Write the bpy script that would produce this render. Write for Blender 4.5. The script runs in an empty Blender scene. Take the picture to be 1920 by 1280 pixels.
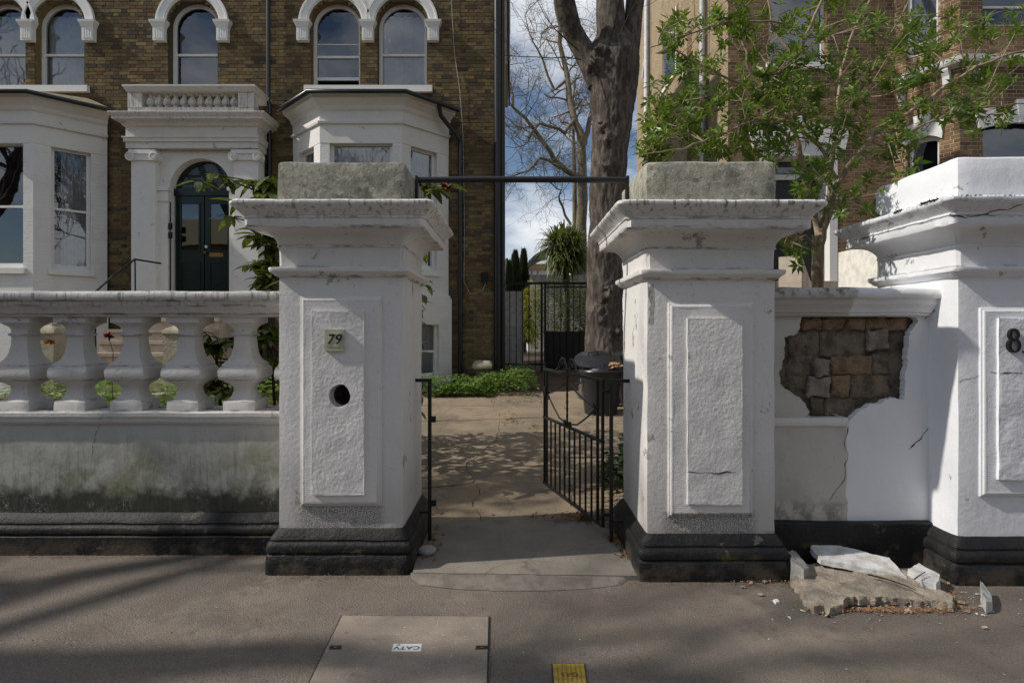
import bpy, bmesh, math, random
from mathutils import Vector, Matrix, noise, Quaternion
R = math.radians
S = bpy.context.scene
COL = S.collection

# ------------------------------------------------------------------ camera
F, CX, CY, EYE = 1100.0, 960.0, 618.0, 1.5          # focal length in photo pixels, horizon row, eye height
cam_d = bpy.data.cameras.new('camera'); cam = bpy.data.objects.new('camera', cam_d); COL.objects.link(cam)
cam.location = (0, 0, EYE); cam.rotation_euler = (R(90), 0, 0)
cam_d.sensor_width = 36; cam_d.lens = 36 * F / 1920; cam_d.shift_y = -22 / 1920
cam_d.clip_start = .05; cam_d.clip_end = 2000
S.camera = cam

# ------------------------------------------------------------------ light
SUN = Vector((-1, -.16, .84)).normalized()              # towards the sun
elev = math.asin(SUN.z)
w = bpy.data.worlds.new('World'); S.world = w; w.use_nodes = True
nt = w.node_tree; nt.nodes.clear()
wo = nt.nodes.new('ShaderNodeOutputWorld'); bg = nt.nodes.new('ShaderNodeBackground')
sky = nt.nodes.new('ShaderNodeTexSky'); sky.sky_type = 'NISHITA'; sky.sun_disc = False
sky.sun_elevation = elev; sky.sun_rotation = math.atan2(SUN.x, SUN.y)
sky.air_density = 1.0; sky.dust_density = .15; sky.ozone_density = 2.0
tc = nt.nodes.new('ShaderNodeTexCoord'); mp = nt.nodes.new('ShaderNodeMapping')
mp.inputs['Scale'].default_value = (1, 1, 1.9); mp.inputs['Location'].default_value = (.35, .1, .0)
nz = nt.nodes.new('ShaderNodeTexNoise'); nz.inputs['Scale'].default_value = 2.6; nz.inputs['Detail'].default_value = 9; nz.inputs['Roughness'].default_value = .58
rp = nt.nodes.new('ShaderNodeValToRGB'); rp.color_ramp.elements[0].position = .43; rp.color_ramp.elements[1].position = .60
mx = nt.nodes.new('ShaderNodeMixRGB'); mx.inputs['Color2'].default_value = (10.2, 10.5, 11.0, 1)
nt.links.new(tc.outputs['Generated'], mp.inputs['Vector']); nt.links.new(mp.outputs[0], nz.inputs['Vector'])
nt.links.new(nz.outputs['Fac'], rp.inputs['Fac']); nt.links.new(rp.outputs['Color'], mx.inputs['Fac'])
nt.links.new(sky.outputs[0], mx.inputs['Color1']); nt.links.new(mx.outputs[0], bg.inputs['Color'])
bg.inputs['Strength'].default_value = .088
nt.links.new(bg.outputs[0], wo.inputs['Surface'])
sd = bpy.data.lights.new('sun', 'SUN'); sd.energy = 3.9; sd.angle = R(.8); sd.color = (1, .945, .86)
so = bpy.data.objects.new('sun', sd); COL.objects.link(so)
so.rotation_euler = SUN.to_track_quat('Z', 'Y').to_euler(); so.location = (-20, -4, 20)
S.view_settings.view_transform = 'Standard'; S.view_settings.look = 'None'
S.view_settings.gamma = 1; S.view_settings.exposure = 0.0

# ------------------------------------------------------------------ helpers
def X(px, Y): return (px - CX) / F * Y
def Z(py, Y): return EYE - (py - CY) / F * Y
def P(px, py, Y): return Vector((X(px, Y), Y, Z(py, Y)))
def gz(y): return 0.0 if y < 4.4 else .045 * (min(y, 15) - 4.4)
def G(px, py, h=0.0):                                   # point on the pavement (z = h) seen at a photo pixel
    Y = (EYE - h) * F / (py - CY); return Vector((X(px, Y), Y, h))
def wloc(o):
    v = Vector((0, 0, 0))
    while o is not None: v = v + o.location; o = o.parent
    return v
def nz3(v, s): return noise.noise_vector(Vector(v) * s)

class MB:
    """collects faces in world space (through an optional frame M) and links them as one mesh object"""
    def __init__(self, M=None): self.v = []; self.f = []; self.M = M
    def add(self, vs, fs):
        n = len(self.v)
        if self.M is not None: vs = [self.M @ Vector(p) for p in vs]
        self.v += [tuple(p) for p in vs]; self.f += [tuple(i + n for i in f) for f in fs]
        return self
    def box(self, x0, x1, y0, y1, z0, z1):
        v = [(x, y, z) for x in (x0, x1) for y in (y0, y1) for z in (z0, z1)]
        return self.add(v, [(0, 1, 3, 2), (4, 6, 7, 5), (0, 4, 5, 1), (2, 3, 7, 6), (0, 2, 6, 4), (1, 5, 7, 3)])
    def tube(self, pts, rad, n=6, cap=True):
        pts = [Vector(p) for p in pts]
        if not isinstance(rad, (list, tuple)): rad = [rad] * len(pts)
        t0 = (pts[1] - pts[0]).normalized()
        a = t0.orthogonal().normalized(); vs = []; fs = []
        for i, p in enumerate(pts):
            t = (pts[min(i + 1, len(pts) - 1)] - pts[max(i - 1, 0)]).normalized()
            a = (a - t * a.dot(t))
            a = a.normalized() if a.length > 1e-6 else t.orthogonal().normalized()
            b = t.cross(a)
            for k in range(n):
                g = 2 * math.pi * k / n
                vs.append(p + (a * math.cos(g) + b * math.sin(g)) * rad[i])
        for i in range(len(pts) - 1):
            for k in range(n):
                k2 = (k + 1) % n
                fs.append((i * n + k, i * n + k2, (i + 1) * n + k2, (i + 1) * n + k))
        if cap:
            fs.append(tuple(reversed(range(n)))); m = (len(pts) - 1) * n
            fs.append(tuple(range(m, m + n)))
        return self.add(vs, fs)
    def rings(self, rings, cap0=True, cap1=True):
        n = len(rings[0]); vs = [p for r in rings for p in r]; fs = []
        for i in range(len(rings) - 1):
            for k in range(n):
                k2 = (k + 1) % n
                fs.append((i * n + k, i * n + k2, (i + 1) * n + k2, (i + 1) * n + k))
        if cap0: fs.append(tuple(reversed(range(n))))
        if cap1: m = (len(rings) - 1) * n; fs.append(tuple(range(m, m + n)))
        return self.add(vs, fs)
    def sqloft(self, cx, cy, prof, seg=10, amp=0.0, sc=6.0, edge=0.0):
        """square-plan loft: prof = [(half width, z)]"""
        rs = []
        for h, z in prof:
            r = []
            for sx, sy, dx, dy in ((-1, -1, 1, 0), (1, -1, 0, 1), (1, 1, -1, 0), (-1, 1, 0, -1)):
                for k in range(seg):
                    t = 2 * k / seg
                    p = Vector((cx + (sx + dx * t) * h, cy + (sy + dy * t) * h, z))
                    if amp:
                        p = p + nz3(p, sc) * amp
                    if edge and k == 0:
                        p = p + Vector((-sx, -sy, 0)) * edge * (.5 + abs(noise.noise(p * 14)))
                    r.append(p)
            rs.append(r)
        return self.rings(rs)
    def lathe(self, cx, cy, prof, n=20, M=None):
        rs = [[Vector((cx + r * math.cos(2 * math.pi * k / n), cy + r * math.sin(2 * math.pi * k / n), z)) for k in range(n)] for r, z in prof]
        if M is not None: rs = [[M @ p for p in r] for r in rs]
        return self.rings(rs)
    def runx(self, prof, x0, x1, seg=20, amp=0.0, sc=5.0):
        """profile of (y, z) points carried along X"""
        rs = []
        for i in range(seg + 1):
            x = x0 + (x1 - x0) * i / seg
            r = []
            for y, z in prof:
                p = Vector((x, y, z))
                if amp: p = p + nz3(p, sc) * amp
                p.x = x; r.append(p)
            rs.append(r)
        return self.rings(rs)
    def plate(self, x0, x1, z0, z1, yb, thk, nx, nz_, amp, sc=9.0, fine=0.0):
        """a raised rendered panel whose rough front looks towards -Y"""
        fr = []
        for j in range(nz_ + 1):
            for i in range(nx + 1):
                p = Vector((x0 + (x1 - x0) * i / nx, yb - thk, z0 + (z1 - z0) * j / nz_))
                rim = i in (0, nx) or j in (0, nz_)
                d = noise.fractal(p * sc, 1, 2, 4) * amp + noise.noise(p * 60) * fine + noise.noise(p * 110) * fine * .6
                p.y -= d * (.4 if rim else 1)
                if rim: q = nz3(p, 12) * .003; p.x += q.x; p.z += q.z
                fr.append(p)
        n = len(fr); W = nx + 1
        fs = [(j * W + i, j * W + i + 1, (j + 1) * W + i + 1, (j + 1) * W + i) for j in range(nz_) for i in range(nx)]
        rim = [i for i in range(W)] + [j * W + nx for j in range(1, nz_ + 1)] + [nz_ * W + i for i in range(nx - 1, -1, -1)] + [j * W for j in range(nz_ - 1, 0, -1)]
        bk = [Vector((fr[i].x, yb + .01, fr[i].z)) for i in rim]
        for k in range(len(rim)):
            k2 = (k + 1) % len(rim)
            fs.append((rim[k2], rim[k], n + k, n + k2))
        fs.append(tuple(n + k for k in range(len(rim))))
        return self.add(fr + bk, fs)
    def leaf(self, b, d, up, L, W, droop=.15):
        b = Vector(b); d = Vector(d).normalized(); s = d.cross(Vector(up))
        s = s.normalized() if s.length > 1e-4 else d.orthogonal().normalized()
        n = s.cross(d)
        c = b + d * L * .45 - n * W * .15; t = b + d * L - n * L * droop
        return self.add([b, b + d * L * .42 + s * W * .5, c, b + d * L * .42 - s * W * .5, t],
                        [(0, 1, 2), (0, 2, 3), (1, 4, 2), (2, 4, 3)])
    def build(self, name, m, parent=None, smooth=None, kind=None, label=None):
        me = bpy.data.meshes.new(name)
        off = wloc(parent) if parent is not None else Vector((0, 0, 0))
        me.from_pydata([(a - off.x, b - off.y, c - off.z) for a, b, c in self.v], [], self.f)
        me.materials.append(m)
        if smooth:
            me.shade_smooth(); me.set_sharp_from_angle(angle=R(smooth))
        me.update()
        o = bpy.data.objects.new(name, me); COL.objects.link(o)
        if parent is not None: o.parent = parent
        if kind: o['kind'] = kind
        if label: o['label'] = label
        return o

def fix_normals(o):
    bm = bmesh.new(); bm.from_mesh(o.data); bmesh.ops.recalc_face_normals(bm, faces=bm.faces[:]); bm.to_mesh(o.data); bm.free(); return o
def thing(name, label, cat, loc, group=None):
    o = bpy.data.objects.new(name, None); COL.objects.link(o); o.location = loc; o.empty_display_size = .1
    return tag(o, label, cat, group)
def tag(o, label, cat, group=None):
    o['label'] = label; o['category'] = cat
    if group: o['group'] = group
    return o
def struct(o): o['kind'] = 'structure'; return o
def inst(name, me, parent, loc, rot=(0, 0, 0), sc=(1, 1, 1)):
    o = bpy.data.objects.new(name, me); COL.objects.link(o)
    if parent is not None: o.parent = parent; loc = Vector(loc) - wloc(parent)
    o.location = loc; o.rotation_euler = rot; o.scale = sc
    return o
def frame(O, U, inward):                                 # local (u, depth inwards, z) -> world
    U = Vector(U).normalized(); I = Vector(inward).normalized(); K = Vector((0, 0, 1))
    M = Matrix(((U.x, I.x, K.x, O[0]), (U.y, I.y, K.y, O[1]), (U.z, I.z, K.z, O[2]), (0, 0, 0, 1)))
    return M
def text_mesh(body, size, depth=.002, shear=0.0, offset=0.0):
    c = bpy.data.curves.new('txt', 'FONT'); c.body = body; c.size = size; c.extrude = depth; c.shear = shear; c.offset = offset
    c.align_x = 'CENTER'; c.align_y = 'CENTER'
    o = bpy.data.objects.new('txt', c); COL.objects.link(o); bpy.context.view_layer.update()
    me = bpy.data.meshes.new_from_object(o.evaluated_get(bpy.context.evaluated_depsgraph_get()))
    bpy.data.objects.remove(o); bpy.data.curves.remove(c)
    return me
def cut(o, cutter):
    bpy.context.view_layer.update()
    m = o.modifiers.new('b', 'BOOLEAN'); m.operation = 'DIFFERENCE'; m.object = cutter; m.solver = 'EXACT'
    bpy.context.view_layer.update()
    me = bpy.data.meshes.new_from_object(o.evaluated_get(bpy.context.evaluated_depsgraph_get()))
    o.modifiers.clear(); o.data = me

# ------------------------------------------------------------------ materials
class NT:
    def __init__(self, name):
        self.m = bpy.data.materials.new(name); self.m.use_nodes = True
        self.t = self.m.node_tree; self.b = self.t.nodes['Principled BSDF']
        self.b.inputs['Roughness'].default_value = .8
        self.g = self.t.nodes.new('ShaderNodeNewGeometry'); self.pos = self.g.outputs['Position']
    def n(self, ty, **k):
        o = self.t.nodes.new('ShaderNode' + ty)
        for a, b in k.items(): setattr(o, a, b)
        return o
    def l(self, a, b): self.t.links.new(a, b)
    def vec(self, sc):
        m = self.n('Mapping'); m.inputs['Scale'].default_value = sc; self.l(self.pos, m.inputs['Vector']); return m.outputs[0]
    def noise(self, s, det=4, ro=.55, sc=None, dist=0):
        o = self.n('TexNoise'); o.inputs['Scale'].default_value = s; o.inputs['Detail'].default_value = det
        o.inputs['Roughness'].default_value = ro; o.inputs['Distortion'].default_value = dist
        self.l(self.vec(sc) if sc else self.pos, o.inputs['Vector']); return o.outputs['Fac']
    def voro(self, s, feat='F1', out='Distance'):
        o = self.n('TexVoronoi', feature=feat); o.inputs['Scale'].default_value = s; self.l(self.pos, o.inputs['Vector']); return o.outputs[out]
    def ramp(self, f, a, b):                              # smooth 0..1 between a and b
        o = self.n('MapRange', interpolation_type='SMOOTHSTEP'); o.inputs['From Min'].default_value = a; o.inputs['From Max'].default_value = b
        self.l(f, o.inputs['Value']); return o.outputs[0]
    def math(self, op, a, b=None):
        o = self.n('Math', operation=op)
        for i, v in enumerate((a, b)):
            if v is None: continue
            if isinstance(v, (int, float)): o.inputs[i].default_value = v
            else: self.l(v, o.inputs[i])
        return o.outputs[0]
    def mix(self, f, a, b):
        o = self.n('MixRGB')
        for k, v in (('Fac', f), ('Color1', a), ('Color2', b)):
            if isinstance(v, (int, float)): o.inputs[k].default_value = v
            elif isinstance(v, tuple): o.inputs[k].default_value = (*v, 1)
            else: self.l(v, o.inputs[k])
        return o.outputs[0]
    def xyz(self):
        o = self.n('SeparateXYZ'); self.l(self.pos, o.inputs[0]); return o.outputs
    def bump(self, h, st, dist, prev=None):
        o = self.n('Bump'); o.inputs['Strength'].default_value = st; o.inputs['Distance'].default_value = dist
        self.l(h, o.inputs['Height'])
        if prev is not None: self.l(prev, o.inputs['Normal'])
        return o.outputs[0]
    def out(self, col, rough=None, nrm=None, spec=None):
        if isinstance(col, tuple): self.b.inputs['Base Color'].default_value = (*col, 1)
        else: self.l(col, self.b.inputs['Base Color'])
        if rough is not None: self.b.inputs['Roughness'].default_value = rough
        if nrm is not None: self.l(nrm, self.b.inputs['Normal'])
        if spec is not None: self.b.inputs['Specular IOR Level'].default_value = spec
        return self.m
    def rnd(self):                                        # one value per piece, joined or single
        oi = self.n('ObjectInfo'); s = self.math('ADD', self.g.outputs['Random Per Island'], oi.outputs['Random'])
        return self.math('FRACT', s)

def stucco(name, base=(.74, .73, .72), dirt=(.36, .34, .28), dirt_amt=.5, bump=.4, bscale=38, streak=None, blotch=None, tool=False, low=None, flake=.0, lines=()):
    t = NT(name); x, y, z = t.xyz()
    n1 = t.noise(3.2, 6, .6); n2 = t.noise(26, 5, .65); n3 = t.noise(140, 3)
    c = t.mix(t.math('MULTIPLY', t.ramp(n1, .45, .75), .5 * dirt_amt), base, tuple(v * .8 + .02 for v in (base[0], base[1] * .98, base[2] * .94)))
    c = t.mix(t.math('MULTIPLY', t.ramp(n2, .58, .76), .6 * dirt_amt), c, dirt)
    c = t.mix(t.math('MULTIPLY', t.ramp(t.noise(1, 7, .7, sc=(11, 11, 2.5), dist=.5), .54, .76), .45 * dirt_amt), c, tuple(.5 * v + .5 * d_ for v, d_ in zip(base, dirt)))
    fl = None
    if flake:                                             # paint gone in ragged patches, the render showing
        fl = t.ramp(t.math('ADD', t.noise(4.2, 9, .74), t.math('MULTIPLY', t.math('SUBTRACT', t.noise(38, 5, .7), .5), .16)), .672 - .05 * flake, .680 - .05 * flake)
        c = t.mix(t.math('MULTIPLY', fl, .85), c, t.mix(t.ramp(n2, .4, .6), (.40, .36, .30), (.27, .25, .21)))
    for lz in lines:                                      # grime lodged on a ledge, broken along its length
        f = t.math('MULTIPLY', t.math('MULTIPLY', t.ramp(z, lz - .010, lz - .002), t.ramp(z, lz + .016, lz + .002)), t.ramp(t.noise(1, 6, .7, sc=(7, 7, 40)), .46, .62))
        c = t.mix(t.math('MULTIPLY', f, .75), c, (.11, .10, .085))
    if streak:                                            # run-off marks under a ledge, z from a (strong) to b (gone)
        sn = t.noise(1, 5, .6, sc=(34, 34, 1.3), dist=.3)
        f = t.math('MULTIPLY', t.math('MULTIPLY', t.ramp(sn, .50, .66), t.ramp(z, streak[1], streak[0])), t.ramp(z, streak[0] + .03, streak[0] + .015))
        c = t.mix(t.math('MULTIPLY', f, streak[2]), c, (.09, .085, .07))
    if blotch:                                            # speckled black splashes in a box (x0, x1, z0, z1)
        sp = t.ramp(t.noise(120, 4, .7), .47, .53)
        lim = t.math('ADD', z, t.math('MULTIPLY', t.math('SUBTRACT', t.noise(9, 4), .5), .16))
        f = t.math('MULTIPLY', t.ramp(x, blotch[0] - .03, blotch[0] + .03), t.ramp(x, blotch[1] + .04, blotch[1] - .04))
        f = t.math('MULTIPLY', f, t.math('MULTIPLY', t.ramp(lim, blotch[2] - .05, blotch[2]), t.ramp(z, blotch[3] + .004, blotch[3] - .004)))
        c = t.mix(t.math('MULTIPLY', f, sp), c, (.035, .035, .033))
    if low:                                               # greyer towards the ground where the road splashes it
        f = t.ramp(t.math('ADD', z, t.math('MULTIPLY', t.math('SUBTRACT', n1, .5), .5)), low[1], low[0])
        c = t.mix(t.math('MULTIPLY', f, .55), c, (.33, .31, .28))
    b = t.bump(n2, bump * .5, .006); b = t.bump(n3, bump * .5, .002, b)
    if fl is not None: b = t.bump(t.math('SUBTRACT', 1.0, fl), .8, .004, b)
    lump = t.noise(bscale, 5, .6); b = t.bump(lump, bump, .008, b)
    if tool:
        wv = t.n('TexWave', bands_direction='Z'); wv.inputs['Scale'].default_value = 26; wv.inputs['Distortion'].default_value = 3.0; wv.inputs['Detail'].default_value = 4; wv.inputs['Detail Scale'].default_value = 3
        t.l(t.pos, wv.inputs['Vector']); b = t.bump(wv.outputs['Fac'], .3, .002, b)
    return t.out(c, .75, b, .3)

M = {}
OLD = dict(base=(.70, .68, .66), dirt=(.32, .29, .24), dirt_amt=.85)
M['stucco'] = stucco('old_white_stucco', low=(.2, .9), flake=.8, **OLD)
M['stucco_l'] = stucco('old_white_stucco_splashed', blotch=(-1.32, -.80, .27, .405), low=(.2, .9), streak=(2.26, 2.12, .85), flake=.8, lines=(1.888, 1.83, 2.118, 2.172, 2.018, .275), **OLD)
M['stucco_r'] = stucco('old_white_stucco_splashed_b', blotch=(.92, 1.47, .27, .40), low=(.2, .9), streak=(2.25, 2.10, .9), flake=1.0, lines=(1.864, 1.805, 2.093, 2.147, 1.993, .275), **OLD)
M['stucco_rough'] = stucco('rough_cast_panel', bump=.38, bscale=60, flake=.3, base=(.71, .69, .67), dirt=(.36, .33, .28), dirt_amt=.7)
M['stucco_tool'] = stucco('tooled_panel', bump=.35, tool=True, base=(.71, .69, .67), dirt=(.36, .33, .28), dirt_amt=.6)
M['fresh'] = stucco('fresh_white_paint', base=(.76, .77, .80), dirt=(.42, .40, .36), dirt_amt=.4, bump=.45, bscale=16, flake=.5, lines=(2.258, 2.15, 1.876), streak=(2.25, 2.1, .35))
M['fresh_rough'] = stucco('fresh_white_rough', base=(.76, .77, .80), dirt=(.5, .48, .44), dirt_amt=.25, bump=.5, bscale=30)
M['fresh_tool'] = stucco('fresh_white_tooled', base=(.76, .77, .80), dirt_amt=.2, bump=.3, tool=True)
M['coping'] = stucco('stained_shaded_coping', base=(.52, .50, .48), dirt=(.13, .12, .10), dirt_amt=1.0, streak=(1.75, 1.60, .8), bump=.55, bscale=22, flake=.8, lines=(1.694, 1.66, 1.606))  # base greyed to hold the wall's shade; run-off, grime and flaking are wear
M['baluster'] = stucco('shaded_baluster_paint', base=(.56, .545, .53), dirt=(.20, .18, .15), dirt_amt=1.0, flake=.9, lines=(1.012, 1.152, 1.25, 1.46, .946))  # base darkened so the paint carries the wall's shade, with dirt over it
M['house_white'] = stucco('house_white_paint', base=(.72, .70, .66), dirt=(.34, .30, .25), dirt_amt=.7, bump=.2, flake=.4)
M['house_worn'] = stucco('house_worn_paint', base=(.66, .62, .57), dirt=(.22, .18, .14), dirt_amt=1.0, bump=.35, streak=(6.05, 5.2, .6), flake=1.0)
M['trim'] = stucco('window_trim_paint', base=(.76, .75, .72), dirt_amt=.3, bump=.05)

def _lichen():
    t = NT('lichen_block')
    a = t.noise(4, 6, .65); b2 = t.noise(30, 6, .7); c3 = t.noise(9, 7, .7, dist=.4)
    c = t.mix(t.ramp(a, .32, .68), (.37, .355, .28), (.19, .19, .155))
    c = t.mix(t.math('MULTIPLY', t.ramp(c3, .50, .70), .55), c, (.50, .48, .42))
    sn = t.noise(1, 6, .65, sc=(9, 9, 2.2), dist=.4); c = t.mix(t.math('MULTIPLY', t.ramp(sn, .50, .66), .65), c, (.10, .10, .078))
    c = t.mix(t.math('MULTIPLY', t.ramp(t.noise(17, 7, .72), .50, .62), .6), c, (.47, .45, .37)); c = t.mix(t.math('MULTIPLY', t.ramp(t.noise(12, 7, .72, dist=.3), .53, .63), .65), c, (.115, .115, .085)); c = t.mix(t.math('MULTIPLY', t.ramp(b2, .52, .70), .7), c, (.12, .115, .09)); c = t.mix(t.math('MULTIPLY', t.ramp(t.noise(55, 4, .7), .60, .70), .5), c, (.55, .53, .47))
    b = t.bump(b2, .6, .01); b = t.bump(t.noise(70, 3), .5, .005, b)
    return t.out(c, .9, b, .2)
M['lichen'] = _lichen()

def _algae():
    t = NT('algae_render'); x, y, z = t.xyz()
    big = t.noise(2.2, 6, .65); mid = t.noise(8, 9, .74, dist=.25); fine = t.noise(40, 5, .7)
    c = t.mix(t.ramp(mid, .4, .62), (.43, .43, .40), (.29, .29, .245))  # greys set low for the wall's shade as well; algae goes over them
    green = t.math('MULTIPLY', t.ramp(big, .45, .62), t.ramp(z, .9, .6))
    c = t.mix(t.math('MULTIPLY', green, .75), c, (.16, .17, .085))
    up = t.math('MULTIPLY', t.ramp(t.math('ADD', z, t.math('MULTIPLY', t.math('SUBTRACT', mid, .5), .5)), .55, .95), .8)
    c = t.mix(up, c, (.47, .46, .44))
    sq = t.math('ABSOLUTE', t.math('SUBTRACT', t.noise(13, 4, .6, dist=1.6), .5))
    lines = t.math('MULTIPLY', t.ramp(sq, .020, .004), t.ramp(t.noise(3.2, 5, .65), .46, .58))
    blk = t.ramp(t.math('ADD', z, t.math('MULTIPLY', t.math('SUBTRACT', t.noise(4.5, 9, .72), .5), .46)), .47, .34)
    c = t.mix(t.math('MULTIPLY', blk, t.ramp(t.noise(11, 8, .75), .24, .44)), c, (.05, .05, .04))
    run = t.math('MULTIPLY', t.ramp(t.noise(1, 7, .7, sc=(22, 22, 2.0), dist=.4), .50, .68), t.ramp(z, .90, .55)); c = t.mix(t.math('MULTIPLY', run, .5), c, (.10, .10, .075))
    c = t.mix(t.math('MULTIPLY', t.ramp(fine, .62, .72), .5), c, (.16, .16, .13))
    c = t.mix(t.math('MULTIPLY', lines, .6), c, (.46, .46, .43))
    b = t.bump(fine, .4, .004); b = t.bump(t.noise(16, 4), .3, .008, b)
    return t.out(c, .85, b, .25)
M['algae'] = _algae()

def _black():
    t = NT('black_masonry_paint'); n1 = t.noise(5, 6, .65); n2 = t.noise(45, 5, .7); x, y, z = t.xyz()
    c = t.mix(t.ramp(n1, .4, .7), (.009, .0095, .010), (.024, .022, .020))
    c = t.mix(t.math('MULTIPLY', t.ramp(n2, .62, .72), .7), c, (.085, .07, .055))
    f = t.math('MULTIPLY', t.ramp(z, .13, .03), t.ramp(n1, .42, .6))
    c = t.mix(t.math('MULTIPLY', f, .7), c, (.095, .075, .055))
    c = t.mix(t.math('MULTIPLY', t.ramp(t.noise(6, 9, .75), .60, .62), .7), c, (.12, .105, .085))
    mz = t.math('MULTIPLY', t.math('MULTIPLY', t.ramp(z, .11, .13), t.ramp(z, .17, .14)), t.ramp(t.noise(3, 6, .7), .52, .64)); c = t.mix(mz, c, (.065, .058, .018))
    bb = t.bump(n2, .8, .008); bb = t.bump(t.noise(14, 6, .7), .6, .012, bb); return t.out(c, .5, bb, .3)
M['black'] = _black()

def _asphalt():
    t = NT('asphalt'); big = t.noise(.7, 5, .6); mid = t.noise(6, 5, .6); gr = t.noise(130, 3, .6); v = t.voro(95)
    c = t.mix(t.ramp(big, .38, .66), (.205, .172, .140), (.145, .125, .106))
    c = t.mix(t.math('MULTIPLY', t.ramp(mid, .5, .72), .5), c, (.225, .186, .15))
    c = t.mix(t.math('MULTIPLY', t.ramp(gr, .46, .60), .55), c, (.09, .077, .066))
    c = t.mix(t.math('MULTIPLY', t.ramp(t.noise(75, 4, .7), .54, .66), .5), c, (.08, .069, .06))
    c = t.mix(t.math('MULTIPLY', t.ramp(t.noise(1.1, 8, .7), .50, .64), .45), c, (.30, .25, .20)); c = t.mix(t.math('MULTIPLY', t.ramp(t.noise(4.3, 9, .75), .58, .66), .5), c, (.085, .074, .064))
    c = t.mix(t.math('MULTIPLY', t.ramp(t.noise(105, 2), .62, .68), .5), c, (.36, .32, .27))
    c = t.mix(t.math('MULTIPLY', t.ramp(t.voro(26, out='Distance'), .075, .045), t.ramp(t.noise(14, 2), .55, .6)), c, (.42, .38, .33))
    c = t.mix(t.math('MULTIPLY', t.ramp(t.noise(1.9, 6, .7), .60, .72), .45), c, (.27, .155, .07))
    gum = t.n('TexVoronoi', feature='F1'); gum.inputs['Scale'].default_value = 2.6; t.l(t.vec((1, 1, 0)), gum.inputs['Vector']); c = t.mix(t.math('MULTIPLY', t.ramp(gum.outputs['Distance'], .050, .040), .45), c, (.12, .11, .10))
    c = t.mix(t.math('MULTIPLY', t.ramp(t.noise(2.6, 8, .7), .54, .70), .5), c, (.135, .118, .105))
    b = t.bump(v, .5, .005); b = t.bump(gr, .9, .006, b); b = t.bump(t.noise(60, 5, .7), .6, .008, b)
    return t.out(c, .85, b, .25)
M['asphalt'] = _asphalt()
M['asphalt_patch'] = M['asphalt'].copy(); M['asphalt_patch'].name = 'asphalt_patch'

def simple(name, col, rough=.8, var=.25, s=8, bump=.2, bs=40, bd=.005, spec=.3, metal=0, alt=None):
    t = NT(name); n1 = t.noise(s, 5, .6); n2 = t.noise(bs, 4, .6)
    c = t.mix(t.ramp(n1, .35, .7), col, alt if alt else tuple(v * (1 - var) for v in col))
    t.b.inputs['Metallic'].default_value = metal
    return t.out(c, rough, t.bump(n2, bump, bd) if bump else None, spec)
def _conc(name, a, b2, d):
    t = NT(name); c = t.mix(t.ramp(t.noise(1.6, 7, .68), .36, .66), a, b2)
    c = t.mix(t.math('MULTIPLY', t.ramp(t.noise(7, 8, .72), .50, .70), .65), c, d); c = t.mix(t.math('MULTIPLY', t.ramp(t.noise(45, 4, .7), .58, .70), .5), c, tuple(v * .7 for v in d))
    c = t.mix(t.math('MULTIPLY', t.ramp(t.noise(90, 3), .64, .72), .5), c, tuple(min(1, v * 1.5) for v in a))
    ve = t.n('TexVoronoi', feature='DISTANCE_TO_EDGE'); ve.inputs['Scale'].default_value = 1.7; nn = t.n('TexNoise'); nn.inputs['Scale'].default_value = 3; nn.inputs['Detail'].default_value = 6; t.l(t.pos, nn.inputs['Vector'])
    wp = t.n('MixRGB'); wp.inputs['Fac'].default_value = .25; t.l(t.pos, wp.inputs['Color1']); t.l(nn.outputs['Color'], wp.inputs['Color2']); t.l(wp.outputs[0], ve.inputs['Vector'])
    ck = t.math('MULTIPLY', t.ramp(ve.outputs['Distance'], .012, .004), t.ramp(t.noise(1.3, 4), .48, .56)); c = t.mix(t.math('MULTIPLY', ck, .45), c, (.09, .065, .045))
    return t.out(c, .9, t.bump(t.noise(60, 5, .7), .6, .008), .25)
M['concrete'] = _conc('path_concrete', (.30, .235, .16), (.19, .152, .11), (.13, .098, .066))
M['threshold'] = _conc('threshold_stone', (.25, .22, .185), (.19, .17, .145), (.13, .115, .10))
M['fillet'] = simple('cement_fillet', (.21, .185, .16), .9, bump=.7, bs=90, bd=.008, s=12, alt=(.14, .12, .10))
M['soil'] = simple('soil', (.12, .085, .055), .95, bump=.8, bs=30, bd=.03, s=5, alt=(.07, .05, .035))
M['road'] = simple('road_tarmac', (.06, .06, .06), .9, bump=.5, bs=90)
def _cover():
    t = NT('cover_concrete'); c = t.mix(t.ramp(t.noise(2.5, 6, .65), .35, .68), (.33, .275, .22), (.235, .195, .16))
    c = t.mix(t.math('MULTIPLY', t.ramp(t.noise(110, 3, .6), .52, .64), .55), c, (.14, .115, .095)); c = t.mix(t.math('MULTIPLY', t.ramp(t.voro(60), .22, .12), t.ramp(t.noise(40, 2), .55, .62)), c, (.58, .52, .46))
    c = t.mix(t.math('MULTIPLY', t.ramp(t.noise(7, 7, .7), .55, .75), .4), c, (.15, .115, .085))
    c = t.mix(t.math('MULTIPLY', t.ramp(t.noise(2.2, 8, .7, sc=(1, 3, 1)), .52, .66), .5), c, (.16, .135, .11))
    return t.out(c, .85, t.bump(t.noise(150, 3), .5, .003), .25)
M['cover'] = _cover()
M['iron'] = simple('black_iron', (.012, .012, .013), .4, bump=.15, bs=60, bd=.001, spec=.5)
M['pipe'] = simple('black_pipe_paint', (.012, .013, .016), .3, bump=0, spec=.6)
M['grey_pipe'] = simple('grey_plastic_pipe', (.62, .63, .64), .5, bump=0)
M['plate'] = simple('cream_plate', (.52, .53, .38), .4, bump=.1, s=20)
M['ink'] = simple('black_lettering', (.012, .012, .012), .5, bump=0)
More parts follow.
